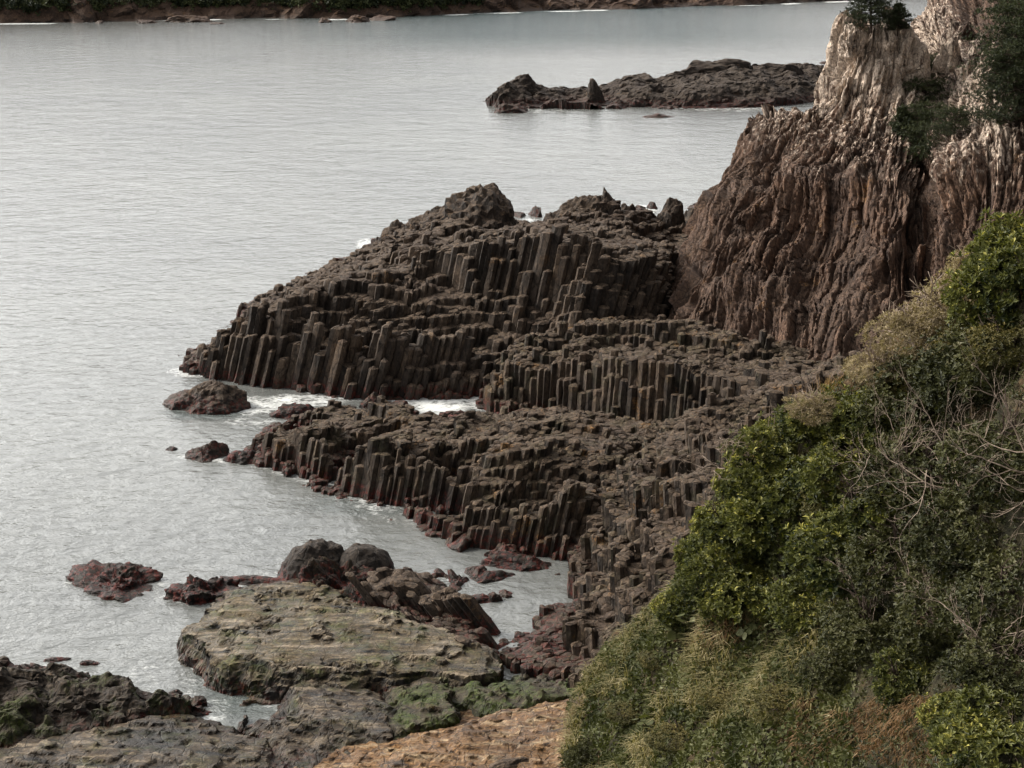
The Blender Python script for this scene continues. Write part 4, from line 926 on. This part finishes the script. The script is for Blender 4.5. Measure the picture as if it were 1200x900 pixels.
def branches(rng, n0=4, L=1.2, r=.02, depth=3, up=.6, spread=.7, wig=.12, dir0=(0, 0, 1), kids=(2, 4), seg=5, shrink=.66):
    out, tips = [], []
    def grow(p, d, l, rad, k):
        pts = [p]; q = p.copy(); dd = d.copy()
        for _ in range(seg):
            dd = unit(dd + rng.normal(0, wig, 3) + np.array([0, 0, up * .06])); q = q + dd * l / seg; pts.append(q.copy())
        out.append(tube(pts, rad, rad * .55, 4 if k else 5))
        if k >= depth: tips.append((q, dd)); return
        for _ in range(rng.integers(*kids) + 0):
            j = rng.integers(2, seg + 1); nd = unit(dd + rng.normal(0, spread, 3)); grow(pts[j], nd, l * shrink * rng.uniform(.75, 1.2), rad * .6, k + 1)
        grow(q, unit(dd + rng.normal(0, spread * .4, 3)), l * shrink, rad * .55, k + 1)
    for _ in range(n0):
        grow(rng.normal(0, .06, 3) * np.array([1, 1, 0]), unit(np.array(dir0) + rng.normal(0, spread, 3) * np.array([1, 1, .3])), L * rng.uniform(.7, 1.1), r, 0)
    return merge(out), tips

# prototypes share their mesh data between the copies
PROTO = {}
def proto(key, fol, stem, fmat, smat):
    mf = mesh_np(key + '_foliage', *fol[:2], M[fmat], {'tint': fol[2]}) if fol else None
    ms = mesh_np(key + '_stems', *stem[:2], M[smat]) if stem else None
    PROTO[key] = (mf.data if mf else None, ms.data if ms else None)
    for q in (mf, ms):
        if q: bpy.data.objects.remove(q)
def put(key, name, p, sc, rz, label, cat, group=None, lean=(0, 0), parts=('foliage', 'branches')):
    e = empty(name, tuple(p), rz, sc); e.rotation_euler = (lean[0], lean[1], rz); tag(e, label, cat, group)
    for d, n in zip(PROTO[key], parts):
        if d is not None:
            o = bpy.data.objects.new(n, d); COL.objects.link(o); o.parent = e
    return e

def mk_shrub(key, seed, R, H, n, nl, L, W, fmat, smat='bark', el=(25, 75), bias=0.0, lobes=16, twigs=3, lr=(.26, .46)):
    rng = np.random.default_rng(seed)
    p, nn, t = dome(R, H, n, rng, lobes, lr=lr)
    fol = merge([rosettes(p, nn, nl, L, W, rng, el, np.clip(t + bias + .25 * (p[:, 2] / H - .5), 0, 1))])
    st, _ = branches(rng, twigs, H * .62, .035, 2, spread=.55)
    proto(key, fol, st, fmat, smat)
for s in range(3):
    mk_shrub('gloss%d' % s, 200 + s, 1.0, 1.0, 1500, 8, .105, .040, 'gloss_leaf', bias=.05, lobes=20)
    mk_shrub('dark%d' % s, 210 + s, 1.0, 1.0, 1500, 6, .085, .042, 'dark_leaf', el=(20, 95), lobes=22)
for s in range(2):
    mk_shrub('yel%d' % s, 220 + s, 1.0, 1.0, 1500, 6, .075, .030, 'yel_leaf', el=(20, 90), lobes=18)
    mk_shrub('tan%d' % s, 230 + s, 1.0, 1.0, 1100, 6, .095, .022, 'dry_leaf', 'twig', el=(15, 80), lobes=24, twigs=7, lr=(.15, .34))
def mk_bare(key, seed, **k):
    rng = np.random.default_rng(seed); br, tips = branches(rng, **k); proto(key, None, br, None, 'twig')
mk_bare('bare0', 301, n0=9, L=1.55, r=.026, depth=4, spread=.55, dir0=(-.45, -.25, .8), kids=(1, 3), wig=.16)
mk_bare('bare1', 302, n0=7, L=1.3, r=.023, depth=4, spread=.75, dir0=(-.5, -.5, .5), kids=(1, 3), wig=.22)
mk_bare('bare2', 303, n0=5, L=.8, r=.016, depth=3, spread=.8, dir0=(-.5, -.2, -.1), kids=(1, 3), wig=.35)

def shrub(key, px, py, R, H, label, cat='shrub', name='glossy_shrub', rz=None, group=None, sink=.35, off=None):
    p = hill_hit(px, py)
    if p is None: p = PY(px, py, off or 44)
    rr = random.Random(int(px * 7 + py * 13)); rz = rr.uniform(0, 6.28) if rz is None else rz
    return put(key, name, (p[0], p[1] + (.2 if key[:3] != 'tan' else -.7), p[2] - sink * H), (R * 1.28, R * 1.28, H * 1.2), rz, label, cat, group)
GL = 'glossy shrubs along the seaward edge of the hillside'
for i, (px, py, R, H, lab) in enumerate([
    (975,505,1.35,1.25,'bright glossy green shrub at the crest, just below the dry tan brush'),
    (915,530,1.25,1.2,'bright glossy green shrub at the crest edge, under the tan reed stems'),
    (1010,560,1.4,1.3,'glossy green shrub behind the big bare branches'),
    (935,600,1.45,1.4,'largest bright yellow green glossy shrub in the middle of the crest'),
    (870,625,1.2,1.15,'glossy green shrub beside the pale dead vines at the slope edge'),
    (1000,650,1.4,1.2,'dark shaded glossy shrub below the largest bright one'),
    (845,690,1.05,1.0,'glossy shrub above the broad leaved plants at the slope edge'),
    (905,690,1.25,1.0,'glossy shrub hanging over the round leaved patch'),
    (805,715,.85,.8,'smallest glossy shrub at the outer edge of the slope'),
    (840,650,.95,.95,'glossy shrub filling the outer slope edge under the pale dead vines'),
    (885,575,1.0,.95,'glossy shrub at the outer edge between the reed stems and the pale vines'),
    (1040,500,1.2,1.1,'olive glossy shrub at the crest between the bright shrub and the bare fan'),
    (1045,610,1.2,1.1,'shaded glossy shrub behind the thin bare twigs'),
    (960,715,1.1,.9,'deep green glossy shrub left of the tangled dead branches')]):
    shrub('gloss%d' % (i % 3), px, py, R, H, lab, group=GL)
shrub('gloss0', 1195, 345, 1.35, 1.5, 'dense bright green rounded bush at the top of the hillside', name='round_bush', cat='bush', sink=.3)
shrub('gloss1', 1215, 300, 1.2, 1.4, 'green bush at the frame edge above the dense rounded one', name='round_bush', cat='bush', sink=.3)
for i, (px, py, R, H, lab) in enumerate([
    (1180,880,1.15,1.05,'green leafy bush in the lower right corner'),
    (1130,845,.7,.65,'small green bush left of the lower right corner bush'),
    (1075,800,.8,.75,'mid green bush under the tangled dead branches')]):
    shrub('gloss%d' % ((i + 1) % 3), px, py, R, H, lab, name='leafy_bush', cat='bush', group='leafy bushes low on the hillside')
DK = 'dark small leaved shrubs on the shaded side of the hillside'
for i, (px, py, R, H, lab) in enumerate([
    (1090,470,1.4,1.2,'dark brownish shrub under the yellow brush near the crest'),
    (1160,440,1.4,1.3,'dark shrub below the dense rounded bush at the frame edge'),
    (1195,540,1.3,1.2,'dark shrub behind the tallest bare branches at the frame edge'),
    (1085,560,1.4,1.2,'dark shrub behind the main fan of bare branches'),
    (1150,630,1.3,1.2,'dark shrub between the two tangles of bare branches'),
    (1070,660,1.3,1.2,'dark shrub just above the lower tangle of dead branches'),
    (1195,710,1.2,1.1,'dark shrub at the frame edge halfway down the slope'),
    (1120,740,1.2,1.1,'dark shrub under the lower tangle of dead branches'),
    (1030,740,1.1,1.0,'dark shrub with white flecked leaves beside the deep green glossy shrub'),
    (1180,790,1.0,.9,'dark shrub above the corner bush'),
    (985,790,.75,.6,'low dark shrub where the bushes give way to dry grass'),
    (690,893,.65,.8,'small dark green shrub at the foot of the slope beside the ochre slab')]):
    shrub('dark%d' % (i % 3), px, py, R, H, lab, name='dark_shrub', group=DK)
for i, (px, py, R, H, lab) in enumerate([
    (1135,410,.9,.75,'yellow brown shrub between the tan brush and the dense rounded bush'),
    (1070,450,.85,.7,'yellow green shrub on the crest below the tan brush'),
    (1190,410,1.0,.8,'olive shrub under the dense rounded bush'),
    (738,838,.6,.32,'olive low shrub above the pale whitish brush'),
    (800,870,.8,.45,'olive low mound among the vines near the bottom of the slope'),
    (925,830,.8,.5,'brownish olive mound left of the rust dry grass'),
    (1000,600,1.0,.9,'yellowed shrub mixed in among the glossy ones'),
    (775,775,.6,.38,'yellow green low shrub at the slope edge above the dry grass'),
    (860,820,.8,.5,'olive low shrub amid the dry grass')]):
    shrub('yel%d' % (i % 2), px, py, R, H, lab, name='yellow_shrub', group='yellow green shrubs of the hillside')
for i, (px, py, R, H, lab) in enumerate([
    (1110,350,1.15,1.1,'pale tan dry brush on the crest in front of the brown cliff, highest one'),
    (1065,385,1.15,1.0,'pale tan dry brush on the crest, below the highest one'),
    (1145,320,.9,1.05,'pale tan dry brush leaning against the dense rounded bush'),
    (1020,425,.85,.75,'low tan dry brush beside the tall reed stems'),
    (1105,405,.95,.7,'tan dry brush in front of the yellow brown shrub near the crest'),
    (950,470,.75,.55,'low reddish tan brush on the crest edge above the glossy shrubs'),
    (690,820,.65,.7,'pale whitish dry brush at the foot of the slope by the ochre slab')]):
    shrub('tan%d' % (i % 2), px, py, R, H, lab, name='dry_brush', cat='dry brush', group='dry tan brush along the crest')
for i, (k, px, py, s, rz, dy, lab) in enumerate([
    ('bare0', 1110, 580, 1.0, 0, -1.5, 'largest fan of bare pinkish branches spreading over the dark shrubs'),
    ('bare0', 1200, 560, .95, .6, -1.4, 'bare pinkish branches at the frame edge, taller of the two fans'),
    ('bare1', 1150, 760, .95, .3, -1.5, 'tangle of bare crooked branches low on the dark slope'),
    ('bare1', 1080, 720, .85, 1.2, -1.4, 'thinner tangle of bare branches in front of the white flecked shrub'),
    ('bare1', 1000, 690, .6, .4, -1.2, 'small forked dead branch in front of the glossy shrubs'),
    ('bare0', 1045, 560, .75, -.4, -1.5, 'thin bare twigs rising through the glossy shrubs'),
    ('bare2', 838, 560, 1.0, 0, -.6, 'pale dead vines hanging over the outer edge of the slope'),
    ('bare2', 850, 530, .8, 1.4, -.6, 'upper pale dead vines at the outer edge of the slope')]):
    p = hill_hit(px, py); p = PY(px, py, 45.5) if p is None else p
    e = put(k, 'bare_branches' if k != 'bare2' else 'dead_vine', (p[0], p[1] + dy * .8, p[2] + (.45 if k != 'bare2' else .5)), s, rz, lab, 'bare branches' if k != 'bare2' else 'dead vine', parts=('foliage', 'branches'))

# broad round leaved plants
def mk_broad(key, seed, n=16, R=.5):
    rng = np.random.default_rng(seed); V, F, Tt, st = [], [], [], []
    for i in range(n):
        th = rng.uniform(0, 6.28); rr = R * math.sqrt(rng.random()); hgt = rng.uniform(.25, .55)
        c = np.array([rr * math.cos(th), rr * math.sin(th), hgt]); nrm = unit(np.array([math.cos(th) * .6, math.sin(th) * .6 - .5, 1.0]) + rng.normal(0, .25, 3))
        a = unit(np.cross(nrm, rng.normal(size=3))); b = np.cross(nrm, a); r = rng.uniform(.09, .15)
        q = np.arange(9) * 2 * math.pi / 9
        ring = c + (np.cos(q)[:, None] * a + np.sin(q)[:, None] * b) * r * (1 + .08 * np.cos(3 * q))[:, None] - nrm * .02
        V.append(np.concatenate([[c - nrm * .035], ring])); F.append(np.array([[0, 1 + k, 1 + (k + 1) % 9] for k in range(9)]) + 10 * i); Tt += [rng.uniform(.2, .9)] * 9
        st.append(tube([np.zeros(3), c * np.array([.6, .6, .5]), c - nrm * .04], .012, .008, 4))
    proto(key, (np.concatenate(V), [np.concatenate(F)], np.array(Tt)), merge(st), 'vine_leaf', 'bark')
mk_broad('broad0', 401); mk_broad('broad1', 402)
for i, (px, py, s, lab) in enumerate([(790,745,1.3,'broad leaved plant at the slope edge above the dry grass'),(815,735,1.1,'broad leaved plant tucked beside the rust dry grass patch'),(905,700,1.2,'round leaved plant at the foot of the glossy shrubs, upper one'),(918,735,1.1,'round leaved plant at the foot of the glossy shrubs, lower one'),(880,745,1.0,'round leaved plant near the rust dry grass patch'),(895,785,.9,'round leaved plant alone in the dry grass'),(745,805,1.0,'broad leaved plant in the pale grass near the slope foot'),(760,850,1.0,'broad leaved plant low on the grassy slope')]):
    p = hill_hit(px, py)
    if p is not None: put('broad%d' % (i % 2), 'broad_leaf_plant', (p[0], p[1] - .15, p[2] - .05), s, i * 1.3, lab, 'plant', 'broad leaved plants on the lower slope', parts=('foliage', 'leaf_stalks'))

# grass and creeping vines: nobody could count them
rng = np.random.default_rng(77)
_hv = np.empty(len(HILL.data.vertices) * 3, np.float32); HILL.data.vertices.foreach_get('co', _hv); _hv = _hv.reshape(-1, 3) + np.array(HILL.location)
_hq = np.empty(len(HILL.data.polygons) * 4, np.int32); HILL.data.polygons.foreach_get('vertices', _hq); _hq = _hq.reshape(-1, 4)
_ha = np.linalg.norm(np.cross(_hv[_hq[:, 2]] - _hv[_hq[:, 0]], _hv[_hq[:, 3]] - _hv[_hq[:, 1]]), axis=1) * .5
_hc = _hv[_hq].mean(1); _hp = project(_hc[:, 0], _hc[:, 1], _hc[:, 2])
_hm = (_hp[0] > 560) & (_hp[0] < 1260) & (_hp[1] < 960) & (_hc[:, 1] > 22) & (_hc[:, 1] < 56)
_hq, _ha = _hq[_hm], _ha[_hm]; _hcdf = np.cumsum(_ha) / _ha.sum()
def hill_points(n, test):
    """points spread evenly over the hillside's own surface"""
    out = []; m = 0
    while m < n:
        q = _hv[_hq[np.minimum(np.searchsorted(_hcdf, rng.random(n * 2)), len(_hq) - 1)]]
        u, v = rng.random((n * 2, 1)), rng.random((n * 2, 1))
        P = (q[:, 0] * (1 - u) + q[:, 1] * u) * (1 - v) + (q[:, 3] * (1 - u) + q[:, 2] * u) * v
        px, py = project(P[:, 0], P[:, 1], P[:, 2]); P = P[test(px, py)]; out.append(P); m += len(P)
    return np.concatenate(out)[:n]
def grass(name, n, test, L, W, mat, label, cat, droop=.5, tmean=.5):
    P = hill_points(n, test)
    nz = fbm(P / 1.1, 3, 5)
    th = rng.uniform(0, 6.28, n); l = L * rng.uniform(.5, 1.3, n) * (1 + .5 * nz); d = np.column_stack([np.cos(th), np.sin(th), np.zeros(n)])
    d = unit(d + np.array([-.12, -.25, 0])) * rng.uniform(.2, 1.0, n)[:, None]
    up = np.array([0, 0, 1.0]); sd = unit(np.cross(d, up) + 1e-6) * W * rng.uniform(.6, 1.3, n)[:, None]
    b = P + np.array([0, 0, -.05])
    m = b + (up * .62 + d * .35) * l[:, None]; t = b + (up * (1 - droop * .8) + d * (.7 + droop * .5)) * l[:, None]
    v = np.stack([b - sd * .5, b + sd * .5, m + sd * .4, t, m - sd * .4], 1).reshape(-1, 3)
    i = np.arange(n)[:, None] * 5
    tt = np.clip(tmean + .35 * nz + rng.normal(0, .18, n), 0, 1)
    o = mesh_np(name, v, [i + np.array([[0, 1, 2, 4]]), i + np.array([[4, 2, 3]])], M[mat], {'tint': np.concatenate([tt, tt])})
    tag(o, label, cat, kind='stuff')
edge = lambda px, py: py > 1560 - px
grass('grass', 20000, lambda px, py: (px < 985) & (py > 690) & (fbm(np.column_stack([px, py, py * 0]) / 55.0, 3, 6) > -.25) & (rng.random(len(px)) < np.clip((1010 - px) / 120, 0, 1)), .54, .034, 'blade', 'pale green and tan grass covering the lower slope', 'grass', .55, .42)
grass('dry_grass', 9000, lambda px, py: ((np.hypot((px - 830) / 45, (py - 745) / 16) < 1) | (np.hypot((px - 1060) / 80, (py - 860) / 40) < 1) | (np.hypot((px - 890) / 60, (py - 720) / 20) < 1) | (np.hypot((px - 950) / 40, (py - 860) / 40) < 1)), .30, .016, 'rust_blade', 'rust coloured dead grass in patches between the bushes', 'dry grass', .9, .45)
grass('crest_grass', 8000, lambda px, py: (px > 880) & (np.abs(py - (500 - (px - 900) * .62 + 12)) < 26), .55, .014, 'rust_blade', 'thin dry stems standing along the crest of the hillside', 'dry grass', .15, .7)
def creeper(name, n, test, mat, L, W, label, nl=3, lift=.16):
    P = hill_points(n, test); P[:, 2] += rng.uniform(.02, lift, n) + .12 * fbm(P / .8, 2, 9)
    nn = unit(np.column_stack([rng.normal(-.25, .5, n), rng.normal(-.45, .5, n), np.full(n, 1.0)]))
    v, f, t = rosettes(P, nn, nl, L, W, rng, (40, 95), np.clip(.45 + .4 * fbm(P / 1.3, 2, 4), 0, 1))
    tag(mesh_np(name, v, [f], M[mat], {'tint': t}), label, 'creeper', kind='stuff')
creeper('vines', 13000, lambda px, py: (px < 1000) & (py > 640), 'vine_leaf', .18, .12, 'green creeping vines woven through the grass of the lower slope')
creeper('undergrowth', 9000, lambda px, py: (px > 940) & (py > 380), 'dark_leaf', .10, .06, 'dark undergrowth filling the gaps between the shrubs', 4, .3)
# tall reed stems on the crest
def reed(px, py, h, label, lean):
    p = hill_hit(px, py); p = PY(px, py, 44.8) if p is None else p
    r = np.random.default_rng(int(px)); parts = []
    for k in range(3):
        b = r.normal(0, .08, 3) * np.array([1, 1, 0]); l = h * r.uniform(.6, 1)
        parts.append(tube([b, b + np.array([lean * .3 * l, 0, .5 * l]), b + np.array([(lean + r.normal(0, .12)) * l, 0, l])], .012, .004, 4))
    m = merge(parts); o = mesh_np('reed_stem', m[0], m[1], M['twig']); o.location = p; tag(o, label, 'reed', 'tall reed stems on the crest')
reed(1040, 420, 2.0, 'tallest tan reed stems on the crest beside the low tan brush', -.12)
reed(868, 560, 1.6, 'tan reed stems at the outer edge of the slope above the pale vines', -.2)
reed(905, 500, 1.1, 'short tan reed stems above the largest bright shrub', .05)

# ---------------------------------------------------------------- pines on the cliff
def mk_pine(key, seed, h, wid, nl=46, taper=.8, top=.1, flat=.35, t0=.12):
    rng = np.random.default_rng(seed)
    bend = np.array([rng.normal(0, .08), rng.normal(0, .08), 0]) * h
    tr = [np.array([0, 0, -.3]), bend * .3 + [0, 0, h * .35], bend * .7 + [0, 0, h * .7], bend + [0, 0, h * .97]]
    st = [tube(tr, .035 * h ** .8, .012, 6)]; cen, nrm = [], []
    for i in range(nl):
        t = t0 + (.98 - t0) * (i + rng.random()) / nl; L = wid * ((1 - t) ** taper * .95 + top) * rng.uniform(.6, 1.1)
        th = i * 2.4 + rng.normal(0, .4); base = bend * t + np.array([0, 0, h * t])
        d = np.array([math.cos(th), math.sin(th), rng.uniform(-.05, .35)]); e = base + d * L
        st.append(tube([base, base + d * L * .5 + [0, 0, -.03 * L], e], .02 * h ** .6, .006, 4))
        for q in range(int(12 + L * 13)):
            f = rng.uniform(.35, 1.05); c = base + d * L * f + rng.normal(0, .16 * L + .05, 3) * np.array([1, 1, flat])
            cen.append(c); nrm.append(unit(np.array([d[0] * .5, d[1] * .5, .9]) + rng.normal(0, .25, 3)))
    cen, nrm = np.array(cen), np.array(nrm)
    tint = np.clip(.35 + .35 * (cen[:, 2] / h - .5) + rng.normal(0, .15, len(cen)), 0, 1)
    proto(key, merge([rosettes(cen, nrm, 11, .22, .035, rng, (10, 70), tint)]), merge(st), 'pine', 'bark')
mk_pine('pine0', 501, 4.6, 2.3, 70, t0=.04); mk_pine('pine1', 502, 2.2, 1.2, 34, t0=.05); mk_pine('pine2', 503, 9.0, 3.4, 130, .6, .25, t0=.02); mk_pine('pine3', 504, 3.2, 2.6, 40, .45, .35)
PN = ('crown', 'trunk')
for key, px, py, Y, s, rz, lab in [
    ('pine0', 1021, 34, 118.6, 1.0, .3, 'small dark pine on top of the pale pinnacle, taller of two'),
    ('pine1', 1052, 38, 118.4, 1.0, 1.0, 'little pine on top of the pinnacle, shorter of two'),
    ('pine2', 1188, 150, 104.5, 1.0, .5, 'tall dark pine at the frame edge beside the cliff top'),
    ('pine2', 1228, 130, 106, 1.0, 2.5, 'dark pine behind the tall one at the frame edge'),
    ('pine3', 1090, 198, 111, 1.0, .1, 'dark bushy pine filling the gully right of the pinnacle, lowest one'),
    ('pine3', 1084, 168, 114, .9, 1.9, 'dark bushy pine in the middle of the gully right of the pinnacle'),
    ('pine3', 1083, 132, 118, .8, 4.0, 'dark pine wedged against the shaded side of the pinnacle'),
    ('pine3', 1118, 160, 107.5, .62, 3.0, 'dark pine on the outer rib of the gully'),
    ('pine3', 1180, 112, 103.0, 1.0, .9, 'dark bushy pine at the frame edge, lowest of the stack beside the cliff'),
    ('pine3', 1194, 66, 106.0, 1.1, 2.6, 'dark bushy pine at the frame edge, middle of the stack beside the cliff'),
    ('pine3', 1184, 24, 110.0, 1.0, 4.1, 'dark bushy pine at the top corner of the frame above the cliff'),
    ('pine1', 1056, 160, 113.5, 1.0, 2.0, 'little pine clinging to the face of the pinnacle'),
    ('pine3', 1083, 98, 123, .7, 2.2, 'small pine high in the gully under the brown summit')]:
    put(key, 'pine_tree', PY(px, py, Y), s * .9, rz, lab, 'pine tree', 'pines on the brown cliff', parts=PN)
for i, (px, py, Y, R, lab) in enumerate([(1130,205,104.5,1.1,'yellow green tuft on the cliff ledge below the gully pines'),(1148,225,102.5,.8,'green tuft lower on the cliff ledge'),(1105,22,134,1.6,'olive scrub on the rim of the brown summit'),(1160,190,104.5,.7,'small green scrub on the outer cliff face')]):
    put('yel%d' % (i % 2), 'cliff_scrub', PY(px, py, Y), (R * .9, R * .9, R * .63), i, lab, 'scrub', 'scrub growing on the cliff')

# ---------------------------------------------------------------- wood on the far shore
P = []
rngf = np.random.default_rng(9)
for i in range(len(bl) - 1):
    (a0, b0), (a1, b1) = bl[i], bl[i + 1]
    if a0 >= 560: break
    for _ in range(300):
        t = rngf.random(); g0 = PZ(a0 + (a1 - a0) * t, b0 + (b1 - b0) * t, 0); r_ = np.array([g0[0], g0[1]]); u = unit(r_)
        dd = 4.5 + 50 * rngf.random() ** 2.2; q = r_ + u * dd; P.append([q[0], q[1], np.interp(dd, [0, 3, 8, 25, 70], [.3, 3.4, 7, 15, 32]) + rngf.uniform(-1, 1)])
P = np.array(P); N = len(P)
cen = np.repeat(P, 26, 0); off = unit(rngf.normal(size=cen.shape)) * rngf.uniform(.5, 1.0, (len(cen), 1)) * np.repeat(rngf.uniform(1.6, 3.4, N), 26)[:, None] * np.array([1, 1, .8])
v, f, t = rosettes(cen + off, unit(off + np.array([0, 0, 1.2])), 4, 1.0, .6, rngf, (30, 90), np.clip(np.repeat(rngf.uniform(0, .9, N), 26), 0, 1))
tag(mesh_np('far_wood', v, [f], M['pine'], {'tint': t}), 'dark wood covering the far shore across the bay', 'woods', kind='stuff')
# ---------------------------------------------------------------- light, sky, camera
SUN_EL, SUN_AZ = 38.0, -72.0           # azimuth from +Y (view direction), negative = to the left
wd = bpy.data.worlds.new('World'); scene.world = wd; wd.use_nodes = True
nt = wd.node_tree; nt.nodes.clear()
out = nt.nodes.new('ShaderNodeOutputWorld'); bg = nt.nodes.new('ShaderNodeBackground'); nt.links.new(bg.outputs[0], out.inputs[0])
sky = nt.nodes.new('ShaderNodeTexSky'); sky.sky_type = 'NISHITA'; sky.sun_disc = False
sky.sun_elevation = math.radians(SUN_EL); sky.sun_rotation = math.radians(SUN_AZ); sky.dust_density = 4; sky.air_density = 1.0
hs = nt.nodes.new('ShaderNodeHueSaturation'); hs.inputs['Saturation'].default_value = .12; nt.links.new(sky.outputs[0], hs.inputs['Color'])
tc = nt.nodes.new('ShaderNodeTexCoord'); sp = nt.nodes.new('ShaderNodeSeparateXYZ'); nt.links.new(tc.outputs['Generated'], sp.inputs[0])
mr = nt.nodes.new('ShaderNodeMapRange'); nt.links.new(sp.outputs[2], mr.inputs[0])
mr.inputs[1].default_value = 0; mr.inputs[2].default_value = .9; mr.inputs[3].default_value = 1.75; mr.inputs[4].default_value = 1.45   # horizon raised above the zenith to brighten the far water
mx = nt.nodes.new('ShaderNodeMix'); mx.data_type = 'RGBA'; mx.blend_type = 'MULTIPLY'; mx.inputs[0].default_value = 1
nt.links.new(hs.outputs[0], mx.inputs[6]); pass
fw = nt.nodes.new('ShaderNodeMapRange'); nt.links.new(sp.outputs[1], fw.inputs[0]); fw.interpolation_type = 'SMOOTHSTEP'   # added brightening of the sky ahead, lifts the reflection in the water
fw.inputs[1].default_value = -.4; fw.inputs[2].default_value = 1; fw.inputs[3].default_value = .7; fw.inputs[4].default_value = 2.1
mf = nt.nodes.new('ShaderNodeMath'); mf.operation = 'MULTIPLY'; nt.links.new(mr.outputs[0], mf.inputs[0]); nt.links.new(fw.outputs[0], mf.inputs[1])
mx2 = nt.nodes.new('ShaderNodeMix'); mx2.data_type = 'RGBA'; mx2.blend_type = 'MULTIPLY'; mx2.inputs[0].default_value = 1
nt.links.new(mx.outputs[2], mx2.inputs[6]); mx2.inputs[7].default_value = (1.0, .99, .965, 1)
nt.links.new(mf.outputs[0], mx.inputs[7]); nt.links.new(mx2.outputs[2], bg.inputs[0]); bg.inputs[1].default_value = .071

sl = bpy.data.lights.new('sun', 'SUN'); sl.energy = 1.5; sl.angle = math.radians(10); sl.color = (1, .93, .82)
so = bpy.data.objects.new('sun', sl); COL.objects.link(so)
az, el = math.radians(SUN_AZ), math.radians(SUN_EL)
sdir = Vector((math.sin(az) * math.cos(el), math.cos(az) * math.cos(el), math.sin(el)))
so.rotation_euler = sdir.to_track_quat('Z', 'Y').to_euler(); so.location = (-60, 60, 90)

cd = bpy.data.cameras.new('camera'); co = bpy.data.objects.new('camera', cd); COL.objects.link(co)
cd.sensor_fit = 'HORIZONTAL'; cd.sensor_width = 36; cd.lens = FOC / 1200 * 36
cd.clip_start = .5; cd.clip_end = 5000
co.location = (0, 0, CAM_H); co.rotation_euler = (math.pi / 2 - PITCH, 0, 0)
scene.camera = co
scene.view_settings.view_transform = 'Standard'; scene.view_settings.look = 'None'
scene.view_settings.exposure = 1.08; scene.view_settings.gamma = 1; scene.view_settings.use_curve_mapping = False
scene.render.engine = 'CYCLES'
scene.cycles.max_bounces = 5; scene.cycles.diffuse_bounces = 2; scene.cycles.glossy_bounces = 2; scene.cycles.transmission_bounces = 2; scene.cycles.transparent_max_bounces = 4
try: scene.cycles.use_denoising = True
except Exception: pass
